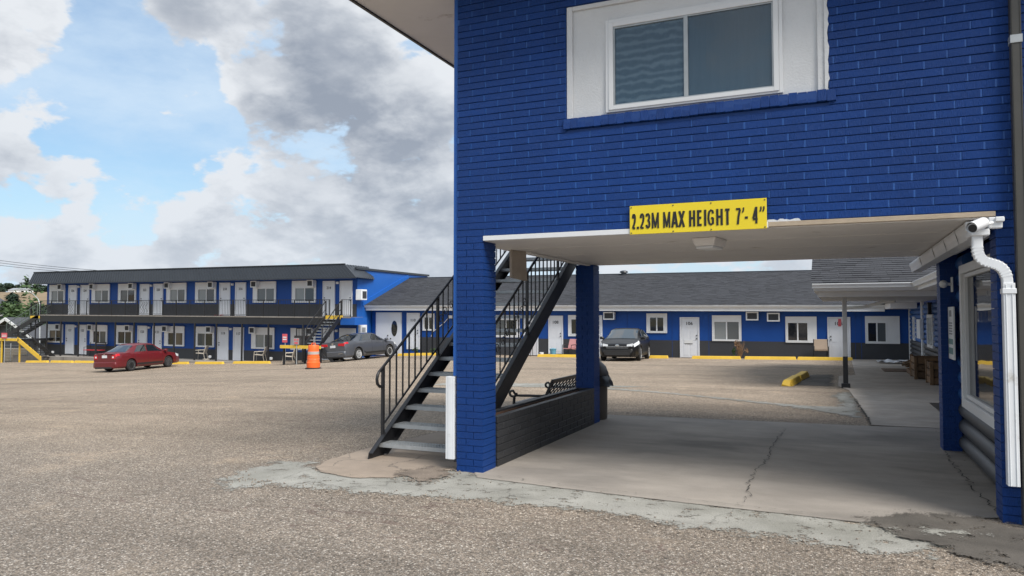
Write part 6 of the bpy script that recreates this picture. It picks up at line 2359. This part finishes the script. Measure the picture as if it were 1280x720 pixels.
def crate(label, cx, cy, z, w, d, h, group):
    t = thing('wooden_crate', label, 'crate', (cx, cy, z), group)
    for sx in (-1, 1):
        for sy in (-1, 1):
            MB().box(cx + sx * (w / 2) - .04, cx + sx * (w / 2) + .04, cy + sy * (d / 2) - .04, cy + sy * (d / 2) + .04, z, z + h).build('corner_post', M['wood'], t, bevel=.006)
    n = 3
    for k in range(n):
        z0 = z + .05 + k * (h - .05) / n
        hh = (h - .05) / n - .035
        for sy in (-1, 1):
            MB().box(cx - w / 2 + .042, cx + w / 2 - .042, cy + sy * (d / 2) - .02, cy + sy * (d / 2) + .02, z0, z0 + hh).build('plank', M['wood'], t)
        for sx in (-1, 1):
            MB().box(cx + sx * (w / 2) - .02, cx + sx * (w / 2) + .02, cy - d / 2 + .042, cy + d / 2 - .042, z0, z0 + hh).build('plank', M['wood'], t)
    MB().box(cx - w / 2 + .03, cx + w / 2 - .03, cy - d / 2 + .03, cy + d / 2 - .03, z + .01, z + .03).build('bottom_board', M['wood'], t)
    return t


zz = g(2.35, 22) + .014
crate('open wooden crate nearest the dark brick pillar on the walkway', 2.55, 20.9, zz - .01, .95, .9, .60, 'wooden crates on the walkway')
crate('lower wooden crate behind the first one on the walkway', 2.40, 23.2, g(2.4, 23.2) + .014, .95, 1.2, .62, 'wooden crates on the walkway')
pallet('flat wooden pallet behind the crates against the log wall', 2.45, 25.2, g(2.3, 25.2) + .014, None)
t = thing('folded_sheet', 'pale folded sheet of plastic lying by the wall at the far end of the walkway', 'plastic sheet', (2.0, 33.2, g(2, 33.2) + .02))
x, y, z = t.location
rr = random.Random(8)
vs, fs = [], []
for i in range(9):
    for j in range(6):
        vs.append((x - .55 + i * .14, y - .6 + j * .25, z + .03 + .10 * rr.random()))
for i in range(8):
    for j in range(5):
        a = i * 6 + j
        fs.append((a, a + 1, a + 7, a + 6))
MB().add(vs, fs).build('sheet', M['white'], t)
for i, (x, y, s_, lb) in enumerate(((2.55, 32.0, .22, 'dark lump of scrap left of the corner trim'), (2.6, 30.2, .26, 'dark lump of scrap behind the wooden crates'), (2.68, 28.6, .2, 'small dark lump of scrap by the log wall'))):
    t = thing('scrap_heap', lb, 'scrap', (x, y, g(x, y) + .01), 'dark scraps along the log wall')
    z = t.location.z
    rr = random.Random(20 + i)
    q = MB()
    for k in range(6):
        a, b = rr.uniform(-.3, .3), rr.uniform(-.4, .4)
        q.beam((x + a - .2, y + b - .2, z + rr.uniform(.02, .1)), (x + a + .2, y + b + .2 * rr.uniform(-1, 1), z + rr.uniform(.04, .22)), .09, .07)
    q.build('offcuts', M['wood'], t, bevel=.01)
mt = MB().box(1.35, 2.25, 26.2, 28.2, -.0, .012)
zm = g(1.8, 27) + .022
mt.v = [(p[0], p[1], p[2] + g(p[0], p[1]) + .022) for p in mt.v]
tag(mt.build('door_mat', M['wood'], None), 'brown mat lying flat on the walkway beyond the crates', 'mat')
mt = MB().box(1.52, 2.3, 13.6, 15.4, 0, .012)
mt.v = [(p[0], p[1], p[2] + g(p[0], p[1]) + .022) for p in mt.v]
tag(mt.build('door_mat', M['dome_brown'], None), 'dark mat lying on the walkway just past the blue pillar', 'mat')

# ---------------------------------------------------------------- far left: hill, houses, trees, lamp, wires
def hill_z(r, a):
    base = np.interp(r, [130, 200, 300, 400, 470, 520, 900, 1400], [-6, -3.5, 2.5, 10.5, 15.0, 16.2, 19, 20])
    return base + 1.2 * np.sin(a * 17) * np.clip((r - 250) / 200, 0, 1) + .8 * np.sin(a * 41 + r * .01) * np.clip((r - 250) / 200, 0, 1)


angs = np.linspace(R(75), R(215), 180)
rads = np.r_[np.linspace(130, 540, 60), np.linspace(570, 1400, 16)]
A_, R_ = np.meshgrid(angs, rads)
Zh = hill_z(R_, A_)
vs = np.stack([R_ * np.cos(A_), R_ * np.sin(A_), Zh], -1).reshape(-1, 3)
na = len(angs)
fs = [(j * na + i, j * na + i + 1, (j + 1) * na + i + 1, (j + 1) * na + i) for j in range(len(rads) - 1) for i in range(na - 1)]
me = bpy.data.meshes.new('hill')
me.from_pydata(vs.tolist(), [], fs)
me.polygons.foreach_set('use_smooth', [True] * len(me.polygons))
link('hill', me, M['hill'], kind='structure')


def hz(x, y):
    return float(hill_z(math.hypot(x, y), math.atan2(y, x)))


def tree(name, label, x, y, z, h, rad, mat, seed, group=None, n=900, leaf=.28, trunk=.25):
    t = thing(name, label, 'tree', (x, y, z), group)
    rnd = random.Random(seed)
    tk = MB()
    tk.tube([(x, y, z - .3), (x + .05 * h * rnd.uniform(-.5, .5), y, z + h * .35), (x, y, z + h * .75)], [trunk, trunk * .7, trunk * .25], 7)
    for i in range(5):
        a = rnd.uniform(0, 6.28)
        z0 = z + h * rnd.uniform(.25, .5)
        tk.tube([(x, y, z0), (x + rad * .5 * math.cos(a), y + rad * .5 * math.sin(a), z0 + h * .2)], [trunk * .45, trunk * .15], 5)
    tk.build('trunk', M['bark'], t)
    leafy(t, (x, y, z + h * .60), (rad, rad, h * .42), n, leaf, mat, seed + 1, .9, 'crown')
    return t


def conifer(name, label, x, y, z, h, rad, mat, seed, group=None, n=1600, leaf=.25):
    t = thing(name, label, 'tree', (x, y, z), group)
    MB().tube([(x, y, z - .3), (x, y, z + h * .97)], [h * .025, h * .004], 7).build('trunk', M['bark'], t)
    rnd = random.Random(seed)
    vs, fs = [], []
    layers = 13
    for i in range(n):
        k = int(rnd.random() ** 1.25 * layers)
        zc = .10 + .88 * k / layers
        rr_ = rad * (1 - zc) ** .8 * rnd.uniform(.72, 1.12)
        a = rnd.uniform(0, 6.28)
        u = rnd.random() ** .55
        p = Vector((x + rr_ * u * math.cos(a), y + rr_ * u * math.sin(a), z + h * zc - rr_ * u * .28 + rnd.gauss(0, .02 * h)))
        d = Vector((math.cos(a), math.sin(a), -.35 + rnd.uniform(-.2, .2))).normalized() * leaf * rnd.uniform(.7, 1.4)
        s_ = d.cross(Vector((0, 0, 1))).normalized() * leaf * .35
        s_ += Vector((0, 0, rnd.uniform(-.1, .1))) * leaf
        o = len(vs)
        vs += [tuple(p - d - Vector((x, y, z))), tuple(p + s_ - Vector((x, y, z))), tuple(p + d - Vector((x, y, z))), tuple(p - s_ - Vector((x, y, z)))]
        fs.append((o, o + 1, o + 2, o + 3))
    me = bpy.data.meshes.new('crown')
    me.from_pydata(vs, [], fs)
    link('crown', me, mat, t)
    return t


gl = -4.0
conifer('conifer_tree', 'tall dark conifer behind the grey gabled house', -99.0, 62.0, gl, 9.0, 4.3, M['needle'], 3, n=4200, leaf=.45)
tree('leafy_tree', 'bushy green tree just left of the two storey block behind the street lamp', -85.2, 56.0, gl, 8.2, 3.0, M['leaf'], 5, n=1500, leaf=.30)
tree('leafy_tree', 'green tree between the conifer and the street lamp', -92.0, 60.0, gl, 7.4, 2.9, M['leaf'], 6, n=1500, leaf=.30)
tree('leafy_tree', 'darker green tree hidden mostly by the block corner', -80.5, 55.0, gl, 7.6, 2.5, M['needle'], 8, n=1200, leaf=.30)
ht = 'trees along the top of the dry hill'
hl = ((-3, 5.6, 7, 'tallest rounded tree on the hill at the very left edge of the sky'), (5, 5.0, 6, 'small rounded tree on the hill right of the leftmost one'), (12, 4.4, 6, 'low rounded tree left of the broad hilltop tree'), (20, 6.4, 8, 'broad dark tree on the hill above the pale sheds'),
      (34, 7.4, 3.2, 'narrow pointed tree on the hilltop right of the pale sheds'), (40, 4.4, 6, 'low wide tree on the hill near the block roof'), (47, 4.2, 6, 'low tree on the hill second from the block roof'), (54, 4.2, 7, 'low tree on the hill touching the block corner'))
for i, (px, h, rad, lb) in enumerate(hl):
    a = (px - 640) / 920.6
    d = Vector((math.cos(CAMY) * a - math.sin(CAMY), math.sin(CAMY) * a + math.cos(CAMY), 0)).normalized()
    p = d * (505 + 6 * (i % 3))
    if i == 4:
        conifer('hill_conifer', lb, p.x, p.y, hz(p.x, p.y) - .3, h + 2, rad, M['needle'], 40 + i, ht, 700, .7)
    else:
        tree('hill_tree', lb, p.x, p.y, hz(p.x, p.y) - 1.5, h + 1.5, rad, M['needle'], 40 + i, ht, 700, .75, .35)
for i, (px, w, lb) in enumerate(((20, 5, 'small pale shed on the hilltop left of its larger neighbour'), (28, 9, 'long pale farm shed on the hilltop'))):
    a = (px - 640) / 920.6
    d = Vector((math.cos(CAMY) * a - math.sin(CAMY), math.sin(CAMY) * a + math.cos(CAMY), 0)).normalized()
    p = d * 492
    z = hz(p.x, p.y) - .4
    t = thing('farm_shed', lb, 'shed', (p.x, p.y, z), 'pale sheds on the hill')
    MB().box(p.x - w / 2, p.x + w / 2, p.y - 3, p.y + 3, z, z + 1.8).build('wall', M['white'], t)
    MB().prism([(p.y - 3.2, z + 1.75), (p.y + 3.2, z + 1.75), (p.y, z + 2.9)], 'x', p.x - w / 2 - .3, p.x + w / 2 + .3).build('roof', M['steel'], t)


def house(name, label, x0, x1, y0, y1, z, eave, peak, wallm, gx0=None):
    t = thing(name, label, 'house', ((x0 + x1) / 2, y0, z))
    xm = (x0 + x1) / 2
    MB().box(x0, x1, y0, y1, z, eave).prism([(x0, eave), (x1, eave), (xm, peak)], 'y', y0 + .01, y1 - .01).build('wall', M[wallm], t)
    ov = .5
    sl = (peak - eave) / (xm - x0)
    rf = MB()
    for sg in (-1, 1):
        xe = xm + sg * (xm - x0 + ov)
        ze = peak - sl * (xm - x0 + ov)
        rf.hexa([(xe, y0 - ov, ze), (xm, y0 - ov, peak), (xm, y1 + ov, peak), (xe, y1 + ov, ze), (xe, y0 - ov, ze + .22), (xm, y0 - ov, peak + .22), (xm, y1 + ov, peak + .22), (xe, y1 + ov, ze + .22)])
    rf.build('roof', M['house_roof'], t)
    bb = MB()
    for sg in (-1, 1):
        xe = xm + sg * (xm - x0 + ov)
        ze = peak - sl * (xm - x0 + ov)
        bb.beam((xe, y0 - ov - .04, ze + .06), (xm, y0 - ov - .04, peak + .06), .06, .30, (0, 0, 1))
    bb.build('bargeboard', M['white'], t)
    w = MB()
    w.box(xm + (x1 - xm) * .35, xm + (x1 - xm) * .35 + 1.1, y0 - .06, y0, z + 1.3, z + 2.6)
    wo = w.build('window', M['white'], t)
    MB().box(xm + (x1 - xm) * .35 + .12, xm + (x1 - xm) * .35 + .98, y0 - .075, y0 - .061, z + 1.42, z + 2.48).build('pane', M['pane'], wo)
    return t


house('gabled_house', 'dark grey gabled house with white roof edges behind the left stairs', -84.4, -75.8, 50, 60, -5.0, -.7, 1.25, 'house_grey')
house('gabled_house', 'white house with a grey roof at the left edge beyond the gabled one', -126, -115.2, 70, 72.5, -5.0, 2.6, 4.6, 'white')
house('gabled_house', 'second dark grey house with a long low roof right behind the street lamp', -75.0, -66.5, 52, 58, -5.0, -1.9, -.4, 'house_grey')

rw_ = thing('retaining_wall', 'low weathered concrete wall at the left edge behind the yellow post', 'wall', (-62, 37, -2.4))
for k in range(6):
    MB().box(-70 + k * 2.25, -70 + k * 2.25 + 2.2, 37.0, 37.35, -2.6, -.95).build('panel', M['wallconc'], rw_, bevel=.02)
fn = thing('wire_fence', 'thin metal fence with grey posts below the left stairs', 'fence', (-58, 36.2, -2.0))
for k in range(7):
    x = -66 + k * 2.0
    MB().cyl((x, 36.3, -2.2), (x, 36.3, -.5), .03, 6).build('post', M['steel'], fn)
fm = MB()
for k in range(6):
    fm.beam((-66, 36.3, -1.75 + k * .22), (-54, 36.3, -1.75 + k * .22), .012, .012)
fm.build('wire', M['steel'], fn)

sl_ = thing('street_lamp', 'pale street lamp with a curved arm left of the two storey block', 'street lamp', (-66.2, 44, -3.5))
MB().tube([(-66.2, 44, -3.6), (-66.3, 44, 2.6), (-66.6, 44, 3.15), (-67.3, 44, 3.62), (-68.6, 44, 4.1)], [.06, .048, .036, .03, .026], 10).build('pole', M['steel'], sl_, smooth=50)
MB().hexa([(-69.3, 43.86, 4.10), (-68.5, 43.86, 3.98), (-68.5, 44.14, 3.98), (-69.3, 44.14, 4.10), (-69.3, 43.88, 4.20), (-68.5, 43.88, 4.14), (-68.5, 44.12, 4.14), (-69.3, 44.12, 4.20)]).build('lamp_head', M['steel'], sl_, bevel=.02)

for k, (dz, lb) in enumerate(((0, 'topmost of three black power lines in the sky at the left'), (-.38, 'middle one of three black power lines in the sky at the left'), (-.76, 'lowest of three black power lines in the sky at the left'))):
    a, b = Vector((-112, 60, 10.4 + dz)), Vector((-62, 60, 5.9 + dz * .35))
    pts = []
    for i in range(21):
        t = i / 20
        p = a.lerp(b, t)
        p.z -= .55 * math.sin(math.pi * t)
        pts.append(p)
    tag(MB().tube(pts, .026, 5).build('power_line', M['black_plastic'], None), lb, 'power line', 'power lines at the left')
